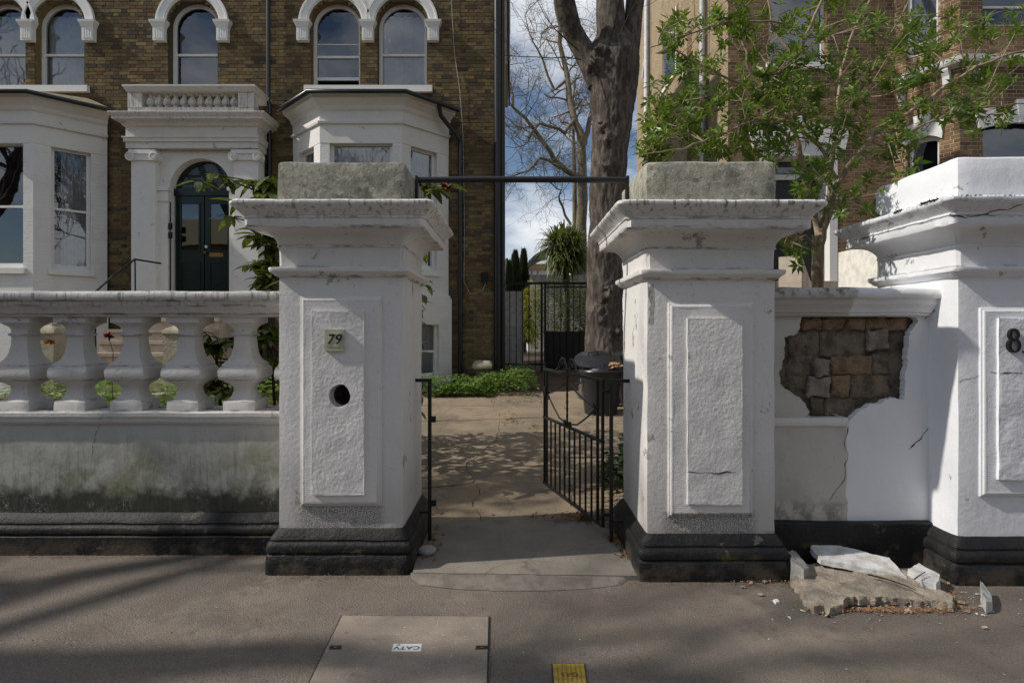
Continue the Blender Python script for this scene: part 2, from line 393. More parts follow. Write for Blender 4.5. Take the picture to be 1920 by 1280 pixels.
M['sign_white'] = simple('sign_white', (.75, .75, .73), .5, bump=0)
M['yellow'] = simple('yellow_plastic', (.50, .34, .05), .7, bump=.4, bs=80, bd=.002, s=22, alt=(.30, .205, .05))
M['worn_ink'] = simple('worn_lettering', (.16, .11, .03), .8, bump=0)
M['green_paint'] = simple('dark_green_gloss', (.004, .017, .014), .22, var=.2, bump=0, spec=.5)
M['dark_paint'] = simple('dark_grey_door', (.025, .026, .03), .35, bump=0)
M['brass'] = simple('brass', (.35, .22, .08), .35, bump=0, metal=1)
M['plastic'] = simple('black_plastic', (.028, .028, .031), .36, var=.3, bump=.1, bs=30, spec=.4)
M['bag'] = simple('bin_bag', (.015, .015, .017), .18, bump=.7, bs=22, bd=.03, spec=.6)
M['card'] = simple('brown_paper', (.38, .22, .12), .8)
M['crack'] = simple('crack_dark', (.03, .028, .025), 1, bump=0)
M['rubble'] = simple('broken_render', (.42, .355, .275), .95, bump=1, bs=70, bd=.016, s=12, alt=(.25, .215, .175))
M['rubble_grey'] = simple('broken_render_grey', (.40, .39, .37), .95, bump=.7, bs=45, bd=.01, s=9, alt=(.25, .24, .22))
M['rubble_white'] = simple('broken_render_painted', (.64, .64, .63), .85, bump=.6, bs=40, bd=.008, s=14, alt=(.42, .40, .36))
M['mortar_old'] = simple('old_mortar', (.17, .14, .105), .97, bump=.9, bs=28, bd=.02, s=9, alt=(.055, .047, .038))
M['brick_old'] = simple('old_stock_brick', (.30, .215, .135), .95, bump=1, bs=60, bd=.02, s=16, alt=(.15, .105, .068))
M['brick_grey'] = simple('mortar_smeared_brick', (.235, .195, .145), .95, bump=1, bs=55, bd=.022, s=13, alt=(.10, .08, .058))
M['chunk'] = simple('grey_mortar_lump', (.31, .275, .235), .95, bump=1, bs=45, bd=.02, s=12, alt=(.19, .165, .135))
M['mortar'] = simple('mortar', (.22, .19, .135), .95, bump=.3, bs=60, s=3, alt=(.11, .095, .07))
M['mortar_b'] = simple('mortar_b', (.52, .43, .31), .95, bump=.3, bs=60, s=3)
M['slate'] = simple('bay_slate', (.20, .19, .15), .85, bump=.5, bs=30, alt=(.33, .27, .13))
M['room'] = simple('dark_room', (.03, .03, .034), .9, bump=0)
M['stone'] = simple('stone_step', (.46, .39, .31), .9, bump=.3, s=4, alt=(.34, .28, .22))
M['pebble_pier'] = simple('rough_stone_pier', (.42, .38, .28), .9, bump=.9, bs=34, bd=.02, s=5, alt=(.3, .27, .19))
M['roughcast'] = simple('roughcast_render', (.43, .33, .21), .95, bump=1.0, bs=20, bd=.06, s=3, alt=(.33, .255, .165))
M['bright_render'] = simple('cream_render', (.8, .76, .68), .85, bump=.15)
M['board'] = simple('grey_board', (.72, .72, .72), .7, bump=.05)  # paled in colour to stand in for sunlight that misses the board
M['canopy_green'] = simple('green_canopy', (.10, .15, .11), .6, bump=0)
M['far_white'] = simple('far_white_wall', (.6, .58, .54), .9, bump=0)
M['litter'] = simple('leaf_litter', (.22, .10, .04), .95, s=30, alt=(.13, .075, .04), bump=0)
M['fluff'] = simple('orange_catkin_dust', (.40, .18, .06), .95, s=40, alt=(.28, .15, .07), bump=0)
M['red'] = simple('red_petals', (.28, .012, .02), .6, bump=0)
M['orange'] = simple('orange_petals', (.60, .22, .02), .6, bump=0)
M['curtain'] = simple('net_curtain', (.85, .85, .86), .9, var=.15, bump=0)
M['moss'] = simple('moss', (.10, .10, .03), .95, bump=.8, bs=60, bd=.02, alt=(.05, .055, .02))

def brick(name, cols, dark):
    t = NT(name); r = t.rnd(); n1 = t.noise(14, 5, .65); n2 = t.noise(1.1, 5, .6); n3 = t.noise(60, 4)
    cr = t.n('ValToRGB'); e = cr.color_ramp; e.interpolation = 'LINEAR'
    while len(e.elements) < len(cols): e.elements.new(.5)
    for i, c in enumerate(cols): e.elements[i].position = i / (len(cols) - 1); e.elements[i].color = (*c, 1)
    t.l(r, cr.inputs['Fac'])
    c = t.mix(t.math('MULTIPLY', t.ramp(n1, .42, .68), .55), cr.outputs['Color'], dark)
    c = t.mix(t.math('MULTIPLY', t.ramp(n2, .42, .7), .45), c, tuple(v * .6 for v in dark))
    return t.out(c, .95, t.bump(n3, .6, .006), .15)
M['brick_l'] = brick('sooty_stock_brick', [(.21, .15, .07), (.12, .082, .044), (.27, .20, .092), (.06, .05, .04), (.18, .105, .052), (.235, .17, .082), (.08, .068, .05)], (.085, .07, .046))
M['brick_r'] = brick('brown_stock_brick', [(.20, .12, .062), (.30, .195, .10), (.14, .085, .05), (.25, .155, .08), (.34, .23, .125), (.18, .10, .055)], (.13, .085, .055))

def _painted_brick():
    t = NT('white_painted_brick')
    bt = t.n('TexBrick'); bt.inputs['Scale'].default_value = 1; bt.inputs['Brick Width'].default_value = .225; bt.inputs['Row Height'].default_value = .075; bt.inputs['Mortar Size'].default_value = .006; bt.inputs['Mortar Smooth'].default_value = .5
    x, y, z = t.xyz(); cb = t.n('CombineXYZ'); t.l(t.math('SUBTRACT', x, y), cb.inputs[0]); t.l(z, cb.inputs[1]); t.l(cb.outputs[0], bt.inputs['Vector'])
    n1 = t.noise(2.5, 6, .6); n2 = t.noise(25, 4, .6)
    c = t.mix(t.math('MULTIPLY', t.ramp(n1, .45, .7), .4), (.74, .73, .70), (.58, .56, .52))
    c = t.mix(t.math('MULTIPLY', t.ramp(n2, .62, .78), .5), c, (.4, .37, .32))
    inv = t.math('SUBTRACT', 1.0, bt.outputs['Fac'])
    b = t.bump(inv, .5, .010); b = t.bump(n2, .4, .010, b)
    return t.out(c, .7, b, .3)
M['wbrick'] = _painted_brick()

def _glass(nm='window_glass', ior=2.15):
    t = NT(nm); nt_ = t.t; nt_.nodes.remove(t.b)
    fr = t.n('Fresnel'); fr.inputs['IOR'].default_value = ior
    tr = t.n('BsdfTransparent'); tr.inputs['Color'].default_value = (.75, .78, .78, 1)
    gl = t.n('BsdfGlossy'); gl.inputs['Roughness'].default_value = .015; gl.inputs['Color'].default_value = (.95, .97, 1, 1)
    b = t.bump(t.noise(1.6, 2), .06, .02); t.l(b, gl.inputs['Normal'])
    mxs = t.n('MixShader'); t.l(fr.outputs[0], mxs.inputs[0]); t.l(tr.outputs[0], mxs.inputs[1]); t.l(gl.outputs[0], mxs.inputs[2])
    t.l(mxs.outputs[0], nt_.nodes['Material Output'].inputs['Surface']); return t.m
M['glass'] = _glass(); M['glass_dim'] = _glass('obscured_glass', 1.38)

def leafm(name, a, b2, spots=None, gloss=.35, trans=.35):
    t = NT(name); r = t.rnd(); nt_ = t.t
    c = t.mix(r, a, b2)
    if spots: c = t.mix(t.ramp(t.noise(70, 3, .6), .54, .60), c, spots)
    t.l(c, t.b.inputs['Base Color']); t.b.inputs['Roughness'].default_value = gloss; t.b.inputs['Specular IOR Level'].default_value = .35
    tl = t.n('BsdfTranslucent'); t.l(t.mix(.35, c, (.25, .32, .02)), tl.inputs['Color'])
    ms = t.n('MixShader'); ms.inputs[0].default_value = trans
    t.l(t.b.outputs[0], ms.inputs[1]); t.l(tl.outputs[0], ms.inputs[2]); t.l(ms.outputs[0], nt_.nodes['Material Output'].inputs['Surface'])
    return t.m
M['leaf_spring'] = leafm('spring_leaves', (.085, .155, .022), (.165, .25, .04), gloss=.35, trans=.42)
M['leaf_aucuba'] = leafm('spotted_laurel_leaves', (.028, .060, .014), (.06, .10, .02), spots=(.30, .29, .055), gloss=.28, trans=.3)
M['leaf_dark'] = leafm('dark_ivy_leaves', (.014, .032, .012), (.03, .055, .018), gloss=.35, trans=.2)
M['leaf_weed'] = leafm('bright_weed_leaves', (.14, .25, .055), (.23, .34, .075), gloss=.5, trans=.4)
M['leaf_yellow'] = leafm('golden_shrub_leaves', (.26, .27, .03), (.34, .32, .04), gloss=.6, trans=.4)
M['leaf_conifer'] = leafm('conifer_leaves', (.012, .030, .014), (.022, .042, .018), gloss=.7, trans=.1)
M['leaf_palm'] = leafm('sword_leaves', (.09, .125, .035), (.17, .19, .07), gloss=.35, trans=.3)
M['leaf_hedge'] = leafm('background_shrub_leaves', (.045, .07, .016), (.085, .11, .025), gloss=.6, trans=.3)

def bark(name, a, b2, sc=1.0, lichen=None):
    t = NT(name); n1 = t.noise(9 * sc, 7, .68, sc=(1, 1, .28)); n2 = t.noise(2.2 * sc, 5, .6); n3 = t.noise(45 * sc, 5, .7, sc=(1, 1, .4))
    c = t.mix(t.ramp(n1, .38, .66), a, b2); c = t.mix(t.math('MULTIPLY', t.ramp(n2, .5, .7), .5), c, tuple(v * .55 for v in a))
    if lichen: c = t.mix(t.math('MULTIPLY', t.ramp(t.noise(6 * sc, 5, .6), .55, .65), .6), c, lichen)
    b = t.bump(n1, .9, .045 / sc); b = t.bump(n3, .6, .015 / sc, b)
    return t.out(c, .95, b, .15)
M['bark'] = bark('grey_bark', (.065, .054, .045), (.165, .138, .115), 1.5)
M['bark_far'] = bark('olive_bark', (.15, .122, .088), (.25, .208, .15), 1.2, (.18, .18, .09))
M['bark_shrub'] = bark('shrub_bark', (.27, .20, .135), (.40, .32, .22), 4)
M['bark_dark'] = bark('dark_twig', (.05, .038, .028), (.09, .07, .05), 4)

# ------------------------------------------------------------------ ground
def sheet(name, rows, m):
    mb = MB(); n = len(rows[0]); mb.add([p for r in rows for p in r], [(j * n + i, j * n + i + 1, (j + 1) * n + i + 1, (j + 1) * n + i) for j in range(len(rows) - 1) for i in range(n - 1)])
    return struct(mb.build(name, m))
sheet('ground', [[(x, y, gz(y) - .04 - (.16 if y < 4.2 else 0)) for x in (-220, -12, -4, 0, 4, 12, 220)] for y in (-220, -6, 3.5, 4.3, 4.4, 7, 10, 15, 30, 60, 220)], M['soil'])
def gy(x, y): return 0.002 * noise.noise(Vector((x * .7, y * .7, 0))) + .003 * noise.noise(Vector((x * .23, y * .4, 3)))
xs = [i * .25 - 13 for i in range(105)]; ys = [.36 + i * .2 for i in range(20)]
sheet('pavement', [[(x, y, min(gy(x, y), .004)) for x in xs] for y in ys], M['asphalt'])
mb = MB(); mb.box(-60, 60, -12, .235, -.3, -.13); struct(mb.build('road', M['road']))
kerb = thing('kerb', 'long granite kerb between the pavement and the road', 'kerb', (0, .30, 0))
kme = None
for i in range(26):
    if kme is None:
        mb = MB(); mb.box(-.495, .495, -.065, .065, -.2, .0); k = mb.build('kerb_stone', M['stone'], kerb); kme = k.data
        for v in kme.vertices: v.co.y -= .30
        bpy.data.objects.remove(k); kme = None
        mb = MB(); mb.box(-.495, .495, -.065, .065, -.2, .004); t_ = mb.build('kerb_stone', M['stone']); kme = t_.data; bpy.data.objects.remove(t_)
    inst('kerb_stone', kme, kerb, (-12.5 + i, .30, 0))

# threshold between the gate pillars and the cement fillet in front of it
mb = MB(); rs = []
N_ = 14
ft = [Vector((X(782, 3.60) + (1.53) * i / N_ - .02, 3.555 + .012 * noise.noise(Vector((i * .9, 0, 0))) - .05 * (i / N_), 0)) for i in range(N_ + 1)]
bk = [Vector((-.66 + 1.40 * i / N_, 4.5 + .02 * noise.noise(Vector((i * .7, 5, 0))), 0)) for i in range(N_ + 1)]
vs = [p + Vector((0, 0, .030)) for p in ft] + [p + Vector((0, 0, .034)) for p in bk] + [p + Vector((0, 0, -.05)) for p in ft] + [p + Vector((0, 0, -.05)) for p in bk]
n = N_ + 1
fs = [(i, i + 1, n + i + 1, n + i) for i in range(N_)] + [(2 * n + i, 2 * n + i + 1, i + 1, i) for i in range(N_)] + [(0, n, 3 * n, 2 * n), (n - 1, 3 * n - 1, 4 * n - 1, 2 * n - 1)] + [(n + i, n + i + 1, 3 * n + i + 1, 3 * n + i) for i in range(N_)]
mb.add(vs, fs); thr = struct(mb.build('threshold', M['threshold']))
mb = MB(); top = []
for i in range(25):
    t = i / 24; px = 770 + 412 * t; dip = math.sin(math.pi * t) ** .35
    a = G(px, 1082, 0); b_ = G(px, 1084 + 24 * dip + 2 * noise.noise(Vector((i * .6, 0, 0))), 0)
    top += [Vector((a.x, 3.565, .026)), Vector((a.x, (3.565 + b_.y) / 2, .022)), Vector((b_.x, b_.y, .003))]
mb.add(top, [(i * 3 + k, i * 3 + k + 1, i * 3 + k + 4, i * 3 + k + 3) for i in range(24) for k in range(2)])
struct(mb.build('threshold_fillet', M['fillet'], smooth=60))

# cracked concrete of the garden path, one slab after another
path = bpy.data.objects.new('garden_path', None); COL.objects.link(path); path.location = (.3, 4.5, 0); struct(path)
random.seed(5)
ry = [4.52, 5.35, 6.3, 7.3, 8.5, 9.8, 11.25]; rx = [-3.2, -1.55, -.35, .42, 1.3, 2.5]
gp = {}
for j, y in enumerate(ry):
    for i, x in enumerate(rx):
        jx = random.uniform(-.22, .22) if 0 < i < len(rx) - 1 else 0; jy = random.uniform(-.2, .2) if 0 < j < len(ry) - 1 else 0
        gp[i, j] = Vector((x + jx, y + jy, 0))
def jag(a, b, k=9):
    out = []
    for s in range(k):
        p = a.lerp(b, s / k)
        if s: q = nz3(p, 2.3); r_ = nz3(p, 9); p = p + Vector((q.x, q.y, 0)) * .10 + Vector((r_.x, r_.y, 0)) * .022
        out.append(p)
    return out
for j in range(len(ry) - 1):
    for i in range(len(rx) - 1):
        a, b_, c_, d_ = gp[i, j], gp[i + 1, j], gp[i + 1, j + 1], gp[i, j + 1]
        # the same jag along a shared edge: walk it low -> high and reverse when needed
        e1 = jag(a, b_); e2 = jag(b_, c_); e3 = list(reversed(jag(d_, c_)[1:] + [c_])); e4 = list(reversed(jag(a, d_)[1:] + [d_]))
        lp = e1 + e2 + e3 + e4; cen = sum(lp, Vector((0, 0, 0))) / len(lp)
        tilt = random.uniform(-.006, .006)
        sh = [p + (cen - p).normalized() * random.uniform(.002, .006) for p in lp]
        up = [Vector((p.x, p.y, gz(p.y) + .012 + tilt + .004 * noise.noise(p * 3))) for p in sh]
        dn = [Vector((p.x, p.y, gz(p.y) - .06)) for p in sh]
        mb = MB(); mb.rings([dn, up], cap0=False, cap1=True); mb.build('path_slab', M['concrete'], path)

# ------------------------------------------------------------------ gate pillars
def ellipse_cutter(px, py, Y, rw, rh, depth):
    mb = MB(); c = P(px, py, Y); n = 28; rs = []
    for d, s in ((-.2, 1.05), (-.02, 1.02), (.035, .92), (.075, .90), (.10, 2.2), (depth, 2.2)):
        r = []
        for k in range(n):
            g = 2 * math.pi * k / n; wob = 1 + .06 * noise.noise(Vector((math.cos(g) * 1.3, math.sin(g) * 1.3, 4)))
            r.append(Vector((c.x + rw * s * wob * math.cos(g), Y + d, c.z + rh * s * wob * math.sin(g))))
        rs.append(r)
    mb.rings(rs); return fix_normals(mb.build('cutter', M['stucco']))

def pillar(label, cx, yf, dz, ms, panel, inner, groups=None, rough=1.0):
    h = .39; cy = yf + h
    t = thing('gate_pillar', label, 'gate pillar', (cx, cy, 0))
    amp = .003 * rough
    base = MB(); pr = [(h + .065, -.04), (h + .066, .0), (h + .066, .06), (h + .063, .112), (h + .055, .121), (h + .050, .126), (h + .062, .136), (h + .064, .152), (h + .060, .178), (h + .050, .192), (h + .038, .197), (h + .036, .203), (h + .042, .208), (h + .036, .222), (h + .020, .248), (h + .010, .262), (h + .004, .268)]
    base.sqloft(cx, cy, [(a, z) for a, z in pr], 26, .004, 11, .014); base.build('plinth', ms['base'], t, smooth=40)
    sh = MB(); zs = [.262 + i * (1.835 + dz - .262) / 16 for i in range(17)]
    sh.sqloft(cx, cy, [(h, z) for z in zs], 14, amp, 3.2, .008); shaft = fix_normals(sh.build('shaft', ms['main'], t, smooth=40))
    nk = MB(); pr = [(h - .01, 1.820), (h + .004, 1.826), (h + .022, 1.834), (h + .030, 1.846), (h + .046, 1.858), (h + .050, 1.872), (h + .048, 1.884), (h + .012, 1.890), (h - .01, 1.892)]
    nk.sqloft(cx, cy, [(a, z + dz) for a, z in pr], 34, .0026 * rough, 14, .012); nk.build('necking', ms['main'], t, smooth=35)
    co = MB(); pr = [(h - .004, 1.886), (h - .002, 1.95), (h, 2.008), (h + .008, 2.012), (h + .009, 2.020), (h + .004, 2.024), (h + .010, 2.045), (h + .024, 2.070), (h + .046, 2.092), (h + .070, 2.104), (h + .080, 2.110), (h + .146, 2.114), (h + .150, 2.120), (h + .151, 2.164), (h + .157, 2.168), (h + .158, 2.174), (h + .154, 2.180), (h + .166, 2.196), (h + .186, 2.214), (h + .200, 2.228), (h + .212, 2.238), (h + .215, 2.246), (h + .214, 2.258), (h + .200, 2.268), (h + .10, 2.274), (h, 2.278)]
    co.sqloft(cx, cy, [(a, z + dz) for a, z in pr], 44, .003 * rough, 14, .016); co.build('cornice', ms['main'], t, smooth=35)
    bl = MB(); pr = [(h + .012, 2.262), (h + .014, 2.30), (h + .012, 2.42), (h + .012, 2.525), (h + .004, 2.538), (h - .01, 2.543)]
    bl.sqloft(cx, cy, [(a, z + dz) for a, z in pr], 16, .007, 5, .015); bl.build('cap_block', ms['block'], t, smooth=40)
    yp = yf - .004
    x0, x1, z1, z0 = X(panel[0], yp), X(panel[1], yp), Z(panel[2], yp), Z(panel[3], yp)
    e = .022
    fr = MB(); rs = []
    for ins, hh in ((0, -.01), (.0, .007), (.004, .012), (.012, .014), (.016, .020), (.022, .0225), (.030, .0225), (.032, .015)):
        rs.append([(x0 + ins, yf - hh, z0 + ins), (x1 - ins, yf - hh, z0 + ins), (x1 - ins, yf - hh, z1 - ins), (x0 + ins, yf - hh, z1 - ins)])
    fr.rings(rs, cap0=False, cap1=False); fr.build('panel_moulding', ms['main'], t)
    mid = MB(); mid.plate(x0 + .026, x1 - .026, z0 + .026, z1 - .026, yf, .022, 16, 40, .003, 7); mo = fix_normals(mid.build('panel_ground', ms['tool'], t, smooth=50))
    i0, i1, k1, k0 = X(inner[0], yp), X(inner[1], yp), Z(inner[2], yp), Z(inner[3], yp)
    pn = MB(); pn.plate(i0, i1, k0, k1, yf, .038, 60, 180, .0034 * rough, 5, .0009); po = fix_normals(pn.build('panel', ms['rough'], t, smooth=60))
    return t, shaft, mo, po

msl = dict(base=M['black'], main=M['stucco_l'], block=M['lichen'], tool=M['stucco_tool'], rough=M['stucco_rough'])
msr = dict(base=M['black'], main=M['stucco_r'], block=M['lichen'], tool=M['stucco_tool'], rough=M['stucco_rough'])
msf = dict(base=M['black'], main=M['fresh'], block=M['fresh'], tool=M['fresh_tool'], rough=M['fresh_rough'])
pl, s1, m1, p1 = pillar('old white stucco gate pillar bearing the number 79 and an oval hole', -1.066, 3.65, 0, msl, (564, 716, 556, 948), (588, 685, 583, 925))
cutter = ellipse_cutter(637, 742, 3.62, .066, .073, .6)
for o in (s1, m1, p1): cut(o, cutter)
bpy.data.objects.remove(cutter)
pr_, s2, m2, p2 = pillar('old white stucco gate pillar with blank panel, between the open gate and the broken wall', 1.205, 3.55, -.025, msr, (1252, 1412, 568, 968), (1286, 1388, 597, 943))
p8, s3, m3, p3 = pillar('freshly painted white gate pillar with a big black 8 and a crumbling cornice', 3.05, 3.50, -.012, msf, (1836, 2080, 577, 930), (1864, 2055, 597, 897), rough=1.6)

# number plate 79
c = P(627, 637.5, 3.60); plate = MB(); plate.box(c.x - .058, c.x + .058, 3.593, 3.616, c.z - .066, c.z + .066)
pt = plate.build('number_plate', M['plate'], pl, label='small cream tile reading 79')
mb = MB(); mb.box(c.x - .048, c.x + .044, 3.590, 3.594, c.z - .040, c.z + .044); mb.build('number_panel', M['plate'], pt)
for ch, dx in (('7', -.022), ('9', .024)):
    me = text_mesh(ch, .088, .0015, shear=.22); me.materials.append(M['ink'])
    o = inst('digit', me, pt, (c.x + dx - .002, 3.588, c.z + .003), (R(90), 0, 0))
# number 8(1) on the painted pillar: fat-and-thin serif figures
def ellring(mb, c, rx0, rz0, rx1, rz1, y0, y1, n=32):
    o0 = [Vector((c.x + rx0 * math.cos(2 * math.pi * k / n), y0, c.z + rz0 * math.sin(2 * math.pi * k / n))) for k in range(n)]
    i0 = [Vector((c.x + rx1 * math.cos(2 * math.pi * k / n), y0, c.z + rz1 * math.sin(2 * math.pi * k / n))) for k in range(n)]
    o1 = [Vector((p.x, y1, p.z)) for p in o0]
    mb.add(o0 + i0 + o1, [(k, (k + 1) % n, n + (k + 1) % n, n + k) for k in range(n)] + [(k, 2 * n + k, 2 * n + (k + 1) % n, (k + 1) % n) for k in range(n)])
c = P(1901, 638, 3.45); mb = MB()
ellring(mb, c + Vector((0, 0, .034)), .031, .036, .015, .027, 3.443, 3.47); ellring(mb, c + Vector((0, 0, -.030)), .038, .042, .018, .033, 3.442, 3.47)
mb.build('digit', M['ink'], p8, label='black number 8')
mb = MB(); c1 = c + Vector((.085, 0, 0)); mb.box(c1.x - .010, c1.x + .010, 3.443, 3.47, c1.z - .064, c1.z + .070); mb.box(c1.x - .028, c1.x + .028, 3.4425, 3.47, c1.z - .072, c1.z - .063)
mb.add([(c1.x - .034, 3.4435, c1.z + .048), (c1.x - .008, 3.4435, c1.z + .056), (c1.x - .008, 3.4435, c1.z + .072)], [(0, 1, 2)])
mb.build('digit', M['ink'], p8)

def on_surface(parent, p, lift=.0012):
    """drop a point on to the front of a thing's built surface"""
    best = None
    for ch in parent.children:
        if ch.type != 'MESH' or ch.name.startswith('crack'): continue
        o = Vector((p.x, p.y - .12, p.z)) - wloc(ch); hit, loc, nn_, ix = ch.ray_cast(o, Vector((0, 1, 0)), distance=.3)
        if hit and (best is None or loc.y + wloc(ch).y < best): best = loc.y + wloc(ch).y
    return Vector((p.x, (best if best is not None else p.y) - lift, p.z))
def crack(parent, pts, r=.0022, amp=.012, name='crack', m=None):
    bpy.context.view_layer.update(); out = []
    for a, b_ in zip(pts[:-1], pts[1:]):
        k = max(3, int((b_ - a).length / .012))
        for s in range(k):
            p = a.lerp(b_, s / k); q = nz3(p, 21) + nz3(p, 60) * .4; out.append(on_surface(parent, p + Vector((q.x, 0, q.z)) * amp))
    mb = MB(); vs = []
    for i, p in enumerate(out):
        t = out[min(i + 1, len(out) - 1)] - out[max(i - 1, 0)]; n_ = Vector((-t.z, 0, t.x)); n_ = n_.normalized() if n_.length > 1e-6 else Vector((1, 0, 0))
        w_ = r * (.35 + abs(noise.noise(p * 17)) * 1.8) * (1 if 0 < i < len(out) - 1 else .1); vs += [p - n_ * w_, p + n_ * w_]
    mb.add(vs, [(2 * i, 2 * i + 1, 2 * i + 3, 2 * i + 2) for i in range(len(out) - 1)]); return mb.build(name, m or M['crack'], parent)

# broken edge of the middle pillar: a patch where the render has come away
mb = MB(); ctr = P(1221, 572, 3.545); ring = []
for k in range(22):
    g = 2 * math.pi * k / 22; q = 1 + .7 * noise.noise(Vector((math.cos(g) * 2, math.sin(g) * 2, 1)))
    ring.append(Vector((ctr.x + .020 * q * math.cos(g) - .002, 3.5462, ctr.z + .12 * q * math.sin(g))))
bpy.context.view_layer.update(); ring = [on_surface(pr_, p, .0015) for p in ring]
mb.add(ring + [on_surface(pr_, ctr, .0005)], [(k, (k + 1) % 22, 22) for k in range(22)]); mb.build('bare_patch', M['rubble_grey'], pr_)
crack(pr_, [P(1288, 886, 3.506), P(1340, 888, 3.504), P(1386, 884, 3.506)], .003)
crack(p8, [P(1800, 716, 3.498), P(1842, 703, 3.495)], .003); crack(p8, [P(1862, 700, 3.455), P(1925, 700, 3.455)], .003)

crack(p8, [P(1790, 395, 3.29), P(1822, 404, 3.29), P(1850, 402, 3.29), P(1874, 392, 3.29), P(1896, 390, 3.29), P(1930, 380, 3.29)], .0032, .010)
# overhead iron bar and its fixings
ob = thing('overhead_bar', 'black iron bar spanning high between the two gate pillars', 'iron bar', (.07, 4.05, 2.535))
mb = MB(); mb.tube([(-.665, 4.05, 2.532), (-.2, 4.05, 2.536), (.4, 4.05, 2.536), (.805, 4.05, 2.530)], .0215, 12); mb.build('bar', M['iron'], ob, smooth=50)
for x in (-.655, .795):
    mb = MB(); mb.box(x - .009, x + .009, 4.02, 4.08, 2.35, 2.555); mb.build('bracket', M['iron'], ob)

# ------------------------------------------------------------------ balustrade wall
bw = thing('balustrade_wall', 'stained white balustrade wall with vase balusters beside the pillar numbered 79', 'garden wall', (-3.5, 4.1, 0))
x0, x1 = -6.6, -1.452
pl_prof = [(3.905, -.05), (3.905, .118), (3.915, .126), (3.922, .130), (3.908, .140), (3.905, .154), (3.910, .176), (3.922, .188), (3.934, .193), (3.936, .199), (3.930, .205), (3.938, .222), (3.958, .244), (3.972, .256), (3.978, .262), (4.25, .262), (4.25, -.05)]
mb = MB(); mb.runx(pl_prof, x0, x1, 60, .006, 5); mb.build('plinth', M['black'], bw, smooth=40)
mb = MB(); mb.runx([(4.0, .255)] + [(4.0, .255 + i * .0625) for i in range(1, 10)] + [(4.0, .868), (4.24, .868), (4.24, .255)], x0, x1, 60, .006, 3); mb.build('dado', M['algae'], bw, smooth=40)
mb = MB(); mb.runx([(3.990, .858), (3.985, .868), (3.975, .876), (3.972, .905), (3.966, .912), (3.966, .936), (3.974, .944), (4.28, .948), (4.28, .858)], x0, x1, 60, .003, 5); mb.build('ledge', M['baluster'], bw, smooth=40)
mb = MB(); mb.runx([(3.985, 1.588), (3.975, 1.590), (3.975, 1.604), (3.955, 1.610), (3.950, 1.622), (3.938, 1.640), (3.920, 1.656), (3.914, 1.664), (3.914, 1.688), (3.908, 1.694), (3.890, 1.698), (3.884, 1.712), (3.884, 1.736), (3.892, 1.750), (3.91, 1.757), (4.30, 1.762), (4.32, 1.74), (4.30, 1.66), (4.25, 1.588)], x0, x1, 70, .005, 6); mb.build('coping', M['coping'], bw, smooth=40)
bprof = [(.112, .938), (.112, 1.006), (.108, 1.012), (.086, 1.022), (.072, 1.048), (.062, 1.075), (.060, 1.092), (.066, 1.112), (.082, 1.128), (.104, 1.142), (.108, 1.152), (.124, 1.158), (.132, 1.168), (.136, 1.185), (.136, 1.222), (.130, 1.240), (.120, 1.250), (.118, 1.264), (.104, 1.275), (.088, 1.292), (.076, 1.318), (.068, 1.345), (.062, 1.39), (.059, 1.448), (.062, 1.455), (.073, 1.460), (.074, 1.470), (.062, 1.476), (.060, 1.500), (.068, 1.520), (.088, 1.538), (.100, 1.546), (.112, 1.549), (.114, 1.592)]
mb = MB(); mb.sqloft(0, 0, [(a, z - .938) for a, z in bprof], 4, .003, 9, .006); o = mb.build('baluster', M['baluster'], None, smooth=35); bme = o.data; bpy.data.objects.remove(o)
for i in range(9):
    inst('baluster', bme, bw, (-4.56 + i * .385, 4.11, .938), (0, 0, 0 if i % 2 else math.pi))
crack(bw, [P(196, 776, 3.965), P(181, 790, 3.965), P(174, 830, 3.996), P(170, 860, 3.996)], .0016)

# ------------------------------------------------------------------ broken low wall
lw = thing('broken_wall', 'low white garden wall with a hole in its render exposing old bricks', 'garden wall', (2.1, 3.95, 0))
xa, xb, YW = 1.60, 2.665, 3.75
mb = MB(); mb.runx([(3.700, -.05), (3.704, .27), (3.712, .280), (3.76, .284), (4.1, .284), (4.1, -.05)], xa - .02, xb, 16, .006, 6); mb.build('plinth', M['black'], lw, smooth=30)
hz = [(240, 118), (640, 116), (1060, 118), (1135, 148), (1092, 240), (1056, 262), (1046, 420), (1030, 600), (1030, 745), (900, 755), (780, 795), (700, 830), (650, 880), (615, 900), (560, 880), (410, 870), (285, 885), (300, 850), (268, 775), (180, 720), (95, 640), (98, 500), (125, 380), (125, 285), (190, 285), (236, 230)]
hole = []
hp = [P(1440 + a / 4, 560 + b_ / 4, YW) for a, b_ in hz]
for a, b_ in zip(hp, hp[1:] + hp[:1]):
    k = max(2, int((b_ - a).length / .008))
    for s in range(k):
        p = a.lerp(b_, s / k); q = nz3(p, 17) * .020 + nz3(p, 55) * .011; p = p + Vector((q.x, 0, q.z)); p.z = min(p.z, 1.583); hole.append(p)
